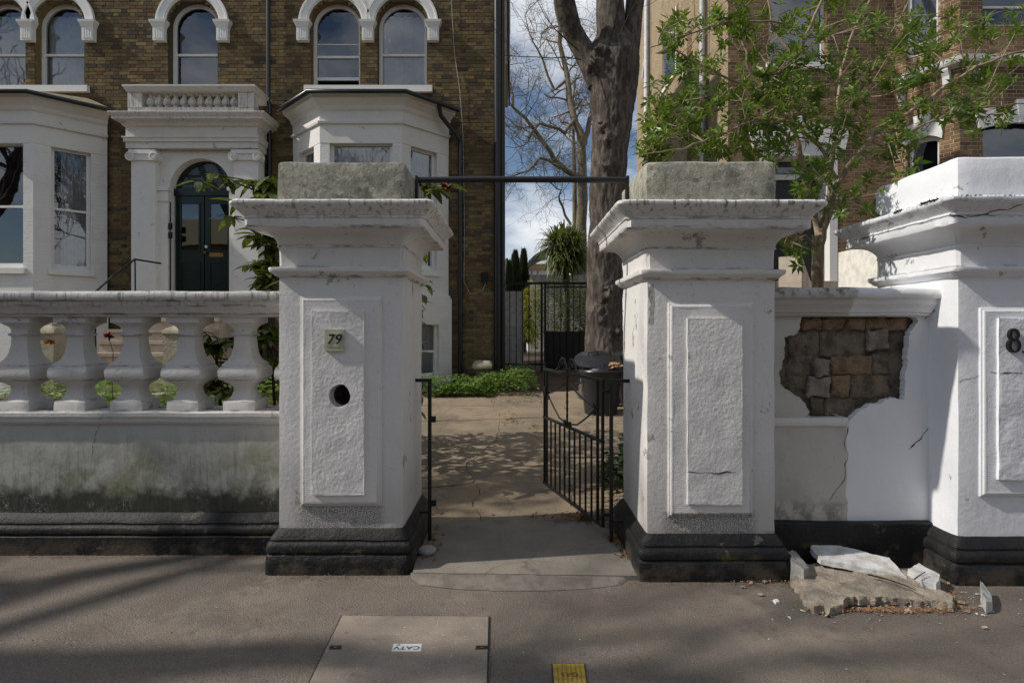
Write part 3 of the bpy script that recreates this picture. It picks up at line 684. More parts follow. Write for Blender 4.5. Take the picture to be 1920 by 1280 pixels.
def wall_with_hole(outer, inner, thk, name, mat_, parent):
    bm = bmesh.new(); lo = [bm.verts.new(p) for p in outer]; li = [bm.verts.new(p) for p in inner]
    es = [bm.edges.new((l[i], l[(i + 1) % len(l)])) for l in (lo, li) for i in range(len(l))]
    bmesh.ops.triangle_fill(bm, edges=es, use_beauty=True, use_dissolve=False)
    g = bmesh.ops.extrude_face_region(bm, geom=bm.faces[:])
    bmesh.ops.translate(bm, vec=(0, thk, 0), verts=[v for v in g['geom'] if isinstance(v, bmesh.types.BMVert)])
    bmesh.ops.recalc_face_normals(bm, faces=bm.faces[:])
    off = wloc(parent)
    for v in bm.verts: v.co -= off
    me = bpy.data.meshes.new(name); bm.to_mesh(me); bm.free(); me.materials.append(mat_)
    o = bpy.data.objects.new(name, me); COL.objects.link(o); o.parent = parent; return o
def _twotone():                                          # weathered paint meeting the neighbour's fresh white paint along a wavering line
    t = NT('two_paints'); x, y, z = t.xyz(); n1 = t.noise(3, 6, .6); n2 = t.noise(30, 5, .65); n4 = t.noise(9, 4)
    xx = t.math('ADD', x, t.math('MULTIPLY', t.math('SUBTRACT', n4, .5), .05))
    low = t.math('MULTIPLY', t.ramp(z, .92, .90), t.ramp(xx, 2.137, 2.143))
    hi = t.math('MULTIPLY', t.ramp(z, .90, .92), t.ramp(t.math('SUBTRACT', xx, t.math('MULTIPLY', t.math('SUBTRACT', z, .9), .38)), 2.14, 2.15))
    f = t.math('ADD', low, hi)
    old = t.mix(t.ramp(n1, .4, .7), (.56, .535, .49), (.44, .42, .38))
    old = t.mix(t.math('MULTIPLY', t.ramp(n2, .6, .75), .5), old, (.3, .28, .22))
    g = t.math('MULTIPLY', t.ramp(z, .46, .33), t.ramp(t.noise(12, 5, .7), .42, .6)); old = t.mix(t.math('MULTIPLY', g, .8), old, (.19, .19, .14))
    c = t.mix(f, old, t.mix(t.math('MULTIPLY', t.ramp(n1, .5, .75), .35), (.77, .78, .81), (.66, .66, .68)))
    b = t.bump(n2, .3, .004); b = t.bump(n4, .35, .012, b)
    return t.out(c, .75, b, .3)
M['twotone'] = _twotone()
outer = [Vector((xa, YW, .27)), Vector((xb, YW, .27)), Vector((xb, YW, 1.60)), Vector((xa, YW, 1.60))]
wall_with_hole(outer, hole, .05, 'render', M['twotone'], lw)
mb = MB(); mb.runx([(YW - .002, .885), (YW - .012, .889), (YW - .016, .900), (YW - .016, .925), (YW - .010, .936), (YW + .01, .94), (YW + .01, .88)], xa - .01, X(1588, YW), 20, .003, 9); mb.build('string_mould', M['stucco'], lw, smooth=40)
mb = MB(); mb.runx([(YW + .02, 1.588), (YW - .035, 1.590), (YW - .038, 1.604), (YW - .052, 1.610), (YW - .056, 1.622), (YW - .066, 1.640), (YW - .080, 1.656), (YW - .086, 1.664), (YW - .088, 1.688), (YW - .094, 1.694), (YW - .112, 1.698), (YW - .120, 1.712), (YW - .119, 1.736), (YW - .108, 1.752), (YW - .06, 1.764), (YW + .1, 1.775), (YW + .30, 1.768), (YW + .34, 1.72), (YW + .30, 1.60)], xa - .01, xb, 50, .007, 6)
t = NT('two_paints_coping'); x_, y_, z_ = t.xyz(); n4 = t.noise(9, 5, .65); n2 = t.noise(24, 5, .7)
xx = t.math('ADD', x_, t.math('MULTIPLY', t.math('SUBTRACT', n4, .5), .16))
olds = t.mix(t.math('MULTIPLY', t.ramp(n2, .45, .65), t.ramp(z_, 1.68, 1.75)), (.52, .50, .47), (.10, .095, .085))
c_ = t.mix(t.ramp(xx, 2.12, 2.16), olds, t.mix(t.math('MULTIPLY', t.ramp(n2, .58, .7), .4), (.77, .78, .80), (.45, .42, .38)))
M['coping_two'] = t.out(c_, .8, t.bump(n2, .5, .008), .25)
mb.build('coping', M['coping_two'], lw, smooth=40)
mb = MB(); mb.runx([(YW + .058, .25)] + [(YW + .058, .3 + .022 * i_) for i_ in range(60)] + [(YW + .058, 1.6), (YW + .28, 1.6), (YW + .28, .25)], xa - .01, xb - .01, 70, .016, 17); mb.build('core', M['mortar_old'], lw)
random.seed(11)
brs = [(262, 402, 148, 228, 0), (415, 582, 146, 230, 0), (594, 738, 146, 228, 0), (750, 896, 148, 226, 0), (905, 1052, 150, 228, 0),
       (165, 376, 250, 425, 1), (390, 728, 252, 424, 1), (150, 325, 432, 568, 1), (488, 775, 432, 562, 0), (780, 905, 410, 560, 1),
       (482, 612, 582, 728, 0), (626, 905, 580, 735, 1), (330, 412, 742, 872, 1), (436, 645, 742, 872, 1), (150, 300, 575, 690, 1), (905, 1060, 240, 480, 3), (915, 1050, 490, 750, 3)]
def rough_block(mb, a, b_, y0, y1, amp):
    nx = max(2, int((b_.x - a.x) / .011)); nz_ = max(2, int((a.z - b_.z) / .011)); W = nx + 1; vs = []
    for j in range(nz_ + 1):
        for i in range(nx + 1):
            p = Vector((a.x + (b_.x - a.x) * i / nx, y0, b_.z + (a.z - b_.z) * j / nz_)); q = nz3(p, 14) * amp + nz3(p, 48) * amp * .55; p += q
            if i in (0, nx) or j in (0, nz_):
                g = nz3(p, 22); p.y += amp * .8; p.x += g.x * amp * 1.3; p.z += g.z * amp * 1.3
            vs.append(p)
    fs = [(j * W + i, j * W + i + 1, (j + 1) * W + i + 1, (j + 1) * W + i) for j in range(nz_) for i in range(nx)]
    rim = list(range(W)) + [j * W + nx for j in range(1, nz_ + 1)] + [nz_ * W + i for i in range(nx - 1, -1, -1)] + [j * W for j in range(nz_ - 1, 0, -1)]
    n = len(vs); vs += [Vector((vs[i].x, y1, vs[i].z)) for i in rim]
    fs += [(rim[(k + 1) % len(rim)], rim[k], n + k, n + (k + 1) % len(rim)) for k in range(len(rim))]
    mb.add(vs, fs)
for a, b_, c_, d_, k in brs:
    d0 = YW + random.uniform(.030, .044) + (.008 if k == 1 else 0)
    if k == 3: d0 = YW + .058
    mb = MB(); rough_block(mb, P(1440 + a / 4 - 1, 560 + c_ / 4 - 1, d0), P(1440 + b_ / 4 + 1, 560 + d_ / 4 + 1, d0), d0, YW + .12, .009)
    mb.build('brick', (M['brick_old'], M['brick_grey'], M['chunk'], M['mortar_old'])[k], lw, smooth=25)
for a, b_, c_, d_ in ((755, 907, 238, 388), (362, 468, 445, 578), (306, 466, 585, 738)):
    d0 = YW + .016; mb = MB(); rough_block(mb, P(1440 + a / 4, 560 + c_ / 4, d0), P(1440 + b_ / 4, 560 + d_ / 4, d0), d0, YW + .12, .013); mb.build('mortar_lump', M['chunk'], lw, smooth=60)
wire = [P(1440 + a / 4, 560 + b_ / 4, YW + .022) for a, b_ in ((500, 556), (640, 560), (770, 575), (850, 610), (920, 700))]
crack(lw, wire, .004, .006, 'old_wire', M['fluff'])
crack(lw, [P(1747, 612, YW), P(1745, 700, YW), P(1742, 800, YW), P(1720, 828, YW), P(1700, 842, YW)], .0032)
crack(lw, [P(1590, 800, YW), P(1583, 830, YW), P(1588, 858, YW), P(1584, 900, YW), P(1550, 940, YW)], .003, .015)
crack(lw, [P(1778, 548, YW - .13), P(1768, 560, YW - .12), P(1752, 585, YW - .06), P(1735, 602, YW - .01)], .003)

# ------------------------------------------------------------------ rubble on the pavement
from mathutils.geometry import delaunay_2d_cdt
def slab(name, label, pts, z, thk, m, tilt=(0, 0), sub=.016, amp=.006, group=None, under=None):
    """broken piece: px outline of its top, lying z above the ground, with a rough top and ragged broken sides"""
    top = [G(a, b_, z) for a, b_ in pts]; c = sum(top, Vector((0, 0, 0))) / len(top); lp = []
    for a, b_ in zip(top, top[1:] + top[:1]):
        k = max(2, int((b_ - a).length / sub))
        for s in range(k): p = a.lerp(b_, s / k); q = nz3(p, 15) * amp * 1.4 + nz3(p, 50) * amp * .8; lp.append(p + Vector((q.x, q.y, 0)))
    def zz(p, e=1): return c.z + (p.x - c.x) * tilt[0] + (p.y - c.y) * tilt[1] + (noise.fractal(p * 9, 1, 2, 5) * amp + abs(noise.noise(p * 26)) * amp * .5) * e
    n = len(lp); co = [p.to_2d() for p in lp]
    x0, x1 = min(p.x for p in lp), max(p.x for p in lp); y0, y1 = min(p.y for p in lp), max(p.y for p in lp)
    x = x0 + sub / 2
    while x < x1:
        y = y0 + sub / 2
        while y < y1:
            q = nz3((x, y, 3), 60); co.append(Vector((x + q.x * sub * .3, y + q.y * sub * .3))); y += sub
        x += sub
    vs, es, fs, ov, oe, of = delaunay_2d_cdt(co, [], [list(range(n))], 1, 1e-5)
    V = []
    for i, p in enumerate(vs):
        q = Vector((p.x, p.y, z)); q.z = max(zz(q), .012); V.append(q)
    inv = {}
    for i, o_ in enumerate(ov):
        for k in o_: inv[k] = i
    rim = [inv[k] for k in range(n) if k in inv]; Fs = [tuple(f) for f in fs]; prev = rim
    for f, dz in ((1.0, .35), (1.0, .7), (1.0, 1.0)):
        cur = []
        for k in rim:
            p = V[k]; o_ = Vector((p.x - c.x, p.y - c.y, 0)).normalized(); q = p + o_ * (noise.noise(p * 40 + Vector((0, 0, dz * 9))) * amp * 1.3 + .004 * dz); q.z = max(p.z - thk * dz + noise.noise(p * 33 + Vector((5, 0, dz))) * amp * .5, .002); V.append(q); cur.append(len(V) - 1)
        Fs += [(prev[a], prev[(a + 1) % len(rim)], cur[(a + 1) % len(rim)], cur[a]) for a in range(len(rim))]; prev = cur
    mb = MB(); mb.add(V, Fs); o = fix_normals(mb.build(name, m, None, smooth=28))
    off = Vector((c.x, c.y, 0))
    for v in o.data.vertices: v.co -= off
    o.location = off
    return tag(o, label, 'rubble', group)
def zp(L): return [(1380 + a / 3.556, 920 + b_ / 3.556) for a, b_ in L]
GR = 'pieces of fallen render on the pavement'
slab('render_slab', 'large flat slab of fallen beige render lying on the pavement', zp([(365, 572), (410, 545), (480, 500), (620, 490), (900, 500), (1100, 520), (1250, 600), (1440, 690), (1452, 740), (1200, 715), (950, 700), (760, 720), (640, 770), (520, 760), (470, 690), (420, 640)]), .050, .046, M['rubble'], (0, .015), group=GR, amp=.016)
slab('render_slab', 'long thin painted slab leaning on the beige slab against the black plinth', zp([(500, 405), (545, 382), (780, 412), (1020, 447), (1140, 525), (1060, 512), (860, 490), (560, 456)]), .105, .032, M['rubble_white'], (-.02, .25), amp=.006, group=GR)
slab('render_chunk', 'white painted render chunk with a twig, at the end of the thin slab', zp([(1148, 528), (1220, 496), (1355, 556), (1335, 610), (1235, 590)]), .085, .08, M['rubble_white'], (0, .1), amp=.006, group=GR)
slab('render_chunk', 'grey render chunk propped against the black pillar base', zp([(345, 425), (392, 400), (480, 465), (455, 520), (385, 490)]), .125, .12, M['rubble_grey'], (-.5, .2), amp=.012, group=GR)
slab('render_chunk', 'small ridged white fragment standing alone on the pavement', zp([(1628, 622), (1650, 628), (1700, 672), (1712, 712), (1672, 735), (1640, 690)]), .07, .066, M['rubble_white'], (-.6, .5), amp=.004, group=GR)
slab('render_chunk', 'pebble sized crumb of render below the beige slab corner', zp([(455, 705), (490, 700), (515, 722), (500, 742), (462, 735)]), .03, .028, M['rubble_grey'], amp=.006, group=GR)
slab('render_chunk', 'flat white flake of render in the open, before the pillar base', zp([(250, 722), (275, 718), (292, 735), (268, 742)]), .012, .01, M['rubble_white'], amp=.002, group=GR)
tw = MB(); tw.tube([G(1380 + a / 3.556, 920 + b_ / 3.556, h_) for a, b_, h_ in ((880, 555, .085), (1000, 585, .082), (1120, 625, .08), (1200, 660, .082))], [.006, .005, .004, .003], 6)
o = tw.build('twig', M['bark_dark'], None, smooth=60); tag(o, 'reddish twig lying across the beige render slab', 'twig')
tw = MB(); tw.tube([G(1380 + a / 3.556, 920 + b_ / 3.556, h_) for a, b_, h_ in ((1190, 588, .10), (1225, 562, .104), (1262, 538, .11))], [.004, .003, .002], 5)
o = tw.build('twig', M['bark_dark'], None); tag(o, 'tiny forked twig on the white render chunk', 'twig')

def fragments(name, label, spots, n, s0, s1, m, seed):
    rg = random.Random(seed); mb = MB()
    for k in range(n):
        cx_, cy_, rx_, ry_ = rg.choice(spots); x, y = rg.gauss(cx_, rx_), rg.gauss(cy_, ry_)
        if y > 3.62: continue
        s = s0 + (s1 - s0) * rg.random() ** 3; bm = bmesh.new(); f = (rg.uniform(.7, 1.3), rg.uniform(.7, 1.3), rg.uniform(.35, .8))
        for i in range(9):
            v = Vector((rg.gauss(0, 1), rg.gauss(0, 1), rg.gauss(0, 1))).normalized() * s; bm.verts.new((x + v.x * f[0], y + v.y * f[1], max(.002, .004 + s * f[2] * .6 + v.z * f[2])))
        r_ = bmesh.ops.convex_hull(bm, input=bm.verts[:]); bm.verts.index_update()
        mb.add([v.co.copy() for v in bm.verts], [tuple(v.index for v in f_.verts) for f_ in bm.faces]); bm.free()
    o = mb.build(name, m, None, kind='stuff'); return tag(o, label, 'rubble')
def scatter(name, label, cat, spots, m, n, s0, s1, seed, zf):
    rng = random.Random(seed); mb = MB()
    for k in range(n):
        cx_, cy_, rx_, ry_ = rng.choice(spots)
        x = rng.gauss(cx_, rx_); y = rng.gauss(cy_, ry_); z = zf(x, y)
        if z is None: continue
        s = rng.uniform(s0, s1); a = rng.uniform(0, 6.28); d = Vector((math.cos(a), math.sin(a), rng.uniform(-.1, .5)))
        mb.leaf((x, y, z + s * .12), d, (rng.uniform(-.5, .5), rng.uniform(-.5, .5), 1), s, s * rng.uniform(.4, .8), rng.uniform(-.2, .3))
    o = mb.build(name, m, None, kind='stuff'); tag(o, label, cat); return o
def along(a, b_, n, r):
    return [(a.x + (b_.x - a.x) * i / n, a.y + (b_.y - a.y) * i / n, r, r * .5) for i in range(n + 1)]
zero = lambda x, y: .012
sp = along(G(1490, 1085), G(1530, 1145), 5, .03) + along(G(1530, 1146), G(1800, 1148), 9, .035) + along(G(1395, 1090), G(1480, 1088), 6, .03) + along(G(1760, 1100), G(1800, 1140), 4, .05)
fragments('render_crumbs', 'small tan crumbs of render strewn around the fallen slabs', [(p_[0], p_[1], .10, .06) for p_ in sp] + [(2.2, 3.35, .35, .12)], 150, .004, .022, M['rubble'], 3)
fragments('paint_crumbs', 'tiny white painted flakes strewn around the fallen slabs', [(2.2, 3.2, .4, .15), (2.55, 3.3, .15, .1)], 70, .003, .014, M['rubble_white'], 5)
scatter('catkin_dust', 'orange catkin dust gathered round the fallen render and pillar foot', 'debris', sp, M['fluff'], 1500, .006, .016, 2, zero)
sp2 = along(Vector((-4, 3.89, 0)), Vector((-1.56, 3.89, 0)), 14, .10) + along(Vector((-1.5, 3.56, 0)), Vector((-.65, 3.56, 0)), 6, .06) + along(Vector((.78, 3.46, 0)), Vector((1.65, 3.46, 0)), 6, .06)
scatter('wall_foot_litter', 'brown crumbs and leaf bits gathered along the foot of the wall and pillars', 'debris', [(a_, b2_ - .012, .16, .022) for a_, b2_, c_, d_ in sp2], M['litter'], 900, .004, .016, 12, lambda x, y: None if (y > 3.895 or (-1.54 < x < -.6 and y > 3.575) or (x > .72 and y > 3.475)) else .008)
sp = [(1.0, 4.75, .14, .35), (.95, 5.4, .2, .4), (1.3, 6.4, .35, .5), (.55, 4.55, .2, .06), (1.6, 7.6, .4, .5), (-.60, 4.0, .05, .3), (1.9, 8.8, .4, .4), (.75, 4.1, .03, .25)]
scatter('leaf_litter', 'brown dead leaves gathered along the path edge under the open gate', 'leaves', sp, M['litter'], 1700, .012, .045, 4, lambda x, y: None if y < 3.7 or (x < -.58 and y < 4.5) else gz(y) + .035)
sp = [(-2, 3, 1.5, .4), (0, 2.9, 1, .4), (1.6, 2.9, .8, .3), (2.6, 3.1, .4, .15)]
scatter('grit', 'pale chips and grit scattered over the asphalt pavement', 'grit', sp, M['rubble_white'], 160, .004, .011, 6, lambda x, y: zero(x, y) if 2.2 < y < 3.4 else None)
scatter('fallen_scraps', 'tiny dark and tan leaf scraps lying on the asphalt pavement', 'leaves', sp, M['litter'], 120, .008, .018, 8, lambda x, y: zero(x, y) if 2.2 < y < 3.4 else None)

mb = MB(); rp_ = []
for px, py in ((922, 1214), (1000, 1217), (1090, 1213), (1178, 1214), (1196, 1232), (1210, 1262), (1228, 1330), (920, 1335)): rp_.append(G(px, py))
lp2 = []
for a, b_ in zip(rp_, rp_[1:] + rp_[:1]):
    for s_ in range(8): p = a.lerp(b_, s_ / 8); q = nz3(p, 20) * .008; lp2.append(Vector((p.x + q.x, p.y + q.y, 0)))
mb.rings([[Vector((p.x, p.y, -.01)) for p in lp2], [Vector((p.x, p.y, .0062)) for p in lp2]], False, True); struct(mb.build('pavement_patch', M['asphalt_patch']))
mb = MB(); mb.tube([Vector((p.x, p.y, .001)) for p in lp2[:56]], .0052, 5); struct(mb.build('pavement_seam', M['fillet']))
# ------------------------------------------------------------------ covers in the pavement
cv = thing('inspection_cover', 'large flush concrete inspection cover with a small CATV plate', 'access cover', (G(790, 1215).x, G(790, 1215).y, 0))
q = [G(640, 1155), G(918, 1157), G(914, 1330), G(553, 1332)]
def quadbox(mb, q, z0, z1): mb.rings([[Vector((p.x, p.y, z0)) for p in q], [Vector((p.x, p.y, z1)) for p in q]])
def inset(q, d):
    c = sum(q, Vector((0, 0, 0))) / 4; return [p + (c - p).normalized() * d * 1.41 for p in q]
mb = MB(); quadbox(mb, q, -.05, .0065); mb.build('rim', M['iron'], cv)
mb = MB(); quadbox(mb, inset(q, .006), -.04, .0085); mb.build('lid', M['cover'], cv)
a, b_, c_, d_ = [G(px, py) for px, py in ((738, 1210), (791, 1210), (789, 1224), (734, 1224))]
mb = MB(); quadbox(mb, [a, b_, c_, d_], .004, .0100); lb = mb.build('label_plate', M['sign_white'], cv)
me = text_mesh('CATV', .046, .0006); me.materials.append(M['ink']); cc = (a + b_ + c_ + d_) / 4
inst('lettering', me, lb, (cc.x, cc.y - .003, .0106), (0, 0, math.pi), (1.05, .85, 1))
me = text_mesh('01', .018, .0006); me.materials.append(M['ink']); inst('lettering', me, lb, (cc.x - .045, cc.y + .022, .0106), (0, 0, math.pi))
for px in (629, 903):
    a, b_, c_, d_ = [G(x_, y_) for x_, y_ in ((px - 10, 1213), (px + 12, 1213), (px + 11, 1220), (px - 12, 1220))]
    mb = MB(); quadbox(mb, [a, b_, c_, d_], .004, .0098); kk = mb.build('lifting_slot', M['iron'], cv)
    mb = MB(); cc = (a + b_ + c_ + d_) / 4; mb.lathe(cc.x, cc.y, [(.008, .009), (.009, .0112), (.004, .012)], 10); mb.build('key_stud', M['brass'], kk)
vc = thing('valve_cover', 'small ribbed yellow plastic valve cover set in the pavement', 'access cover', (G(1068, 1270).x, G(1068, 1270).y, 0))
q = [G(1036, 1249), G(1095, 1249), G(1106, 1330), G(1043, 1330)]
mb = MB(); quadbox(mb, q, -.05, .014); mb.build('lid', M['yellow'], vc)
mb = MB(); quadbox(mb, [q[0] + Vector((-.005, .005, 0)), q[1] + Vector((.005, .005, 0)), q[2] + Vector((.005, -.005, 0)), q[3] + Vector((-.005, -.005, 0))], -.06, .0125); mb.build('rim', M['iron'], vc)
for k in range(7):
    t0, t1 = (k + .12) / 7, (k + .86) / 7
    l = lambda t, s: (q[0].lerp(q[1], t)).lerp(q[3].lerp(q[2], t), s)
    mb = MB(); quadbox(mb, [l(t0, .03), l(t1, .03), l(t1, .97), l(t0, .97)], .012, .0175); mb.build('rib', M['yellow'], vc)
me = text_mesh('GAS', .042, .0006); me.materials.append(M['worn_ink']); cc = G(1068, 1271); inst('lettering', me, vc, (cc.x, cc.y, .0182), (0, 0, math.pi))

# ------------------------------------------------------------------ iron gate
gt = thing('iron_gate', 'black wrought iron garden gate standing open inside the pillars', 'gate', (.655, 4.10, 0))
H0 = Vector((.637, 4.12, 0)); H1 = Vector((.293, 5.29, 0)); GD = (H1 - H0); GL = GD.length; GU = GD.normalized()
MG = frame(H0, GU, Vector((-GU.y, GU.x, 0)))
def bar(u, z0, z1, w_, name='bar'):
    mb = MB(MG); mb.box(u - w_, u + w_, -w_, w_, z0, z1); mb.build(name, M['iron'], gt)
for u in (0, .085, GL - .06, GL): bar(u, .115, 1.15, .0085, 'stile')
for z, nm, a, b_ in ((1.145, 'top_rail', .0, GL), (.715, 'middle_rail', .0, GL), (.125, 'bottom_rail', .0, GL)):
    mb = MB(MG); mb.box(a - .0095, b_ + .0095, -.012, .012, z - .0095, z + .0095); mb.build(nm, M['iron'], gt)
for k in range(9): bar(.085 + (GL - .145) * (k + 1) / 10, .13, .71, .0062)
uc = GL * .55
tb = MB(MG); tb.tube([(uc, 0, .72 + i * .0275) for i in range(16)], [.008 + .003 * (i % 2) for i in range(16)], 4); tb.build('twisted_bar', M['iron'], gt)
def scroll(pts, r=.007, nm='scroll'):
    mb = MB(MG); mb.tube(pts, r, 5); mb.build(nm, M['iron'], gt)
for s, ue in ((-1, .085), (1, GL - .06)):
    um = (ue + uc) / 2
    scroll([(uc, 0, .735), (uc + (ue - uc) * .35, 0, .76), (um + (ue - uc) * .12, 0, .83), (ue + (uc - ue) * .04, 0, .93)])
    scroll([(ue + (uc - ue) * .04, 0, .93), (um, 0, .985), (uc + (ue - uc) * .08, 0, 1.06)])
    for z in (.955, .905): scroll([(ue + (uc - ue) * .09 + .014 * math.cos(g * .7), 0, z + .016 * math.sin(g * .7)) for g in range(10)], .007, 'curl')
    scroll([(uc + (ue - uc) * .10 + .022 * math.cos(g * .7), 0, .742 + .016 * math.sin(g * .7)) for g in range(10)], .008, 'curl')
    sg = 1 if ue > uc else -1
    scroll([(uc + sg * .01, 0, 1.15), (uc + sg * .03, 0, 1.215), (uc + sg * .07, 0, 1.262), (uc + sg * .12, 0, 1.262), (uc + sg * .16, 0, 1.225), (uc + sg * .20, 0, 1.175), (uc + sg * .26, 0, 1.155)], .009, 'crest_scroll')
    scroll([(uc + sg * (.075 + .030 * math.cos(g_ * .6)), 0, 1.205 + .030 * math.sin(g_ * .6)) for g_ in range(9)], .008, 'crest_curl')
scroll([(GL, 0, 1.15), (GL + .01, 0, 1.18), (GL, 0, 1.20)], .009, 'finial')
mb = MB(MG); mb.box(GL, GL + .07, -.006, .006, .955, .975); mb.build('latch_arm', M['iron'], gt)
mb = MB(MG); mb.box(GL - .06, GL + .004, -.014, .014, .91, .99); mb.build('latch_box', M['iron'], gt)
for z in (.2, 1.06):
    mb = MB(); mb.box(.632, .692, 4.085, 4.115, z, z + .022); mb.build('hinge', M['iron'], gt)
hp_ = thing('gate_post', 'black square iron hinge post carrying the open gate', 'gate post', (.687, 4.06, 0))
mb = MB(); mb.box(.675, .699, 4.05, 4.074, .01, 1.145); mb.build('post', M['iron'], hp_)
mb = MB(); mb.box(.676, .818, 4.051, 4.073, 1.134, 1.158); mb.build('bracket', M['iron'], hp_); mb = MB(); mb.box(.70, .80, 4.054, 4.07, .17, .185); mb.build('bracket', M['iron'], hp_)
lp_ = thing('gate_post', 'black square iron latch post fixed to the pillar numbered 79', 'gate post', (-.575, 4.1, 0))
mb = MB(); mb.box(-.587, -.563, 4.09, 4.114, .01, 1.158); mb.build('post', M['iron'], lp_)
mb = MB(); mb.box(-.674, -.564, 4.0905, 4.1135, 1.135, 1.1585); mb.build('bracket', M['iron'], lp_); mb = MB(); mb.box(-.665, -.58, 4.094, 4.11, .22, .235); mb.build('bracket', M['iron'], lp_)
mb = MB(); mb.box(-.562, -.532, 4.085, 4.12, .855, .895); mb.build('latch_keeper', M['iron'], lp_); mb = MB(); mb.box(-.562, -.53, 4.09, 4.115, .27, .31); mb.build('latch_keeper', M['iron'], lp_)
st = MB(); p = Vector((-.555, 3.84, .03)); st.lathe(p.x, p.y, [(.04, .028), (.058, .045), (.06, .062), (.048, .076), (.02, .08)], 14)
o = st.build('loose_stone', M['rubble_grey'], None, smooth=50); tag(o, 'flat round stone by the foot of the latch post', 'stone')

# ------------------------------------------------------------------ house kit
unit_brick = {}
def brick_field(parent, Mf, u0, u1, z0, z1, holes, mb_, mm, seed, single=0, vis=None, proud=.008, jt=.010):
    """bricks in a Flemish bond on a local frame; holes are functions z -> (u_from, u_to) or None"""
    rng = random.Random(seed); CH = .075; field = MB(Mf); mort = MB(Mf); singles = []; allb = []
    nrow = int((z1 - z0) / CH)
    for r in range(nrow):
        za = z0 + r * CH; zm = za + CH / 2; iv = [(u0, u1)]
        for h in holes:
            g = h(zm)
            if g is None: continue
            nv = []
            for a, b in iv:
                if g[1] <= a or g[0] >= b: nv.append((a, b)); continue
                if g[0] > a: nv.append((a, g[0]))
                if g[1] < b: nv.append((g[1], b))
            iv = nv
        for a, b in iv:
            if b - a < .02: continue
            mort.add([(a, 0, za), (b, 0, za), (b, 0, za + CH), (a, 0, za + CH)], [(0, 1, 2, 3)])
            u = u0 - (.16875 if r % 2 else 0) - rng.uniform(0, .012); k = 0
            while u < b:
                Lb = .225 if k % 2 == 0 else .1125
                p, q = max(u, a), min(u + Lb - jt, b)
                if q - p > .03: allb.append((p, q, za + jt / 2, za + CH - jt / 2))
                u += Lb; k += 1
    if single:
        cand = [i for i, bb in enumerate(allb) if vis is None or vis((bb[0] + bb[1]) / 2, bb[2])]
        cand.sort(key=lambda i: -(allb[i][1] - allb[i][0]) + rng.random() * .02)
        singles = set(cand[:single])
    if 'm' not in unit_brick:
        t_ = MB(); t_.box(-.5, .5, -.5, .5, -.5, .5); o_ = t_.build('brick', mb_); unit_brick['m'] = o_.data; bpy.data.objects.remove(o_)
    key = mb_.name
    if key not in unit_brick: me_ = unit_brick['m'].copy(); me_.materials.clear(); me_.materials.append(mb_); unit_brick[key] = me_
    ez = Mf.to_euler()
    for i, (p, q, a, b) in enumerate(allb):
        d = proud + rng.uniform(-.003, .004)
        if singles and i in singles:
            c = Mf @ Vector(((p + q) / 2, -d / 2 + .01, (a + b) / 2)); inst('brick', unit_brick[key], parent, c, ez, (q - p, d + .02, b - a))
        else:
            j = rng.uniform(-.002, .002)
            field.add([(p, -d, a + j), (q, -d, a + j), (q, -d, b + j), (p, -d, b + j), (p, .002, a), (q, .002, a), (q, .002, b), (p, .002, b)],
                      [(0, 1, 2, 3), (0, 4, 5, 1), (1, 5, 6, 2), (2, 6, 7, 3), (3, 7, 4, 0)])
    mort.build('mortar_joints', mm, parent)
    field.build('brickwork', mb_, parent, kind='stuff')
def rect_hole(a, b, z0, z1): return lambda z: (a, b) if z0 < z < z1 else None
def arch_hole(c, r, z0, zs): return lambda z: None if z < z0 or z > zs + r else ((c - r, c + r) if z < zs else (c - math.sqrt(max(r * r - (z - zs) ** 2, 0)), c + math.sqrt(max(r * r - (z - zs) ** 2, 0))))

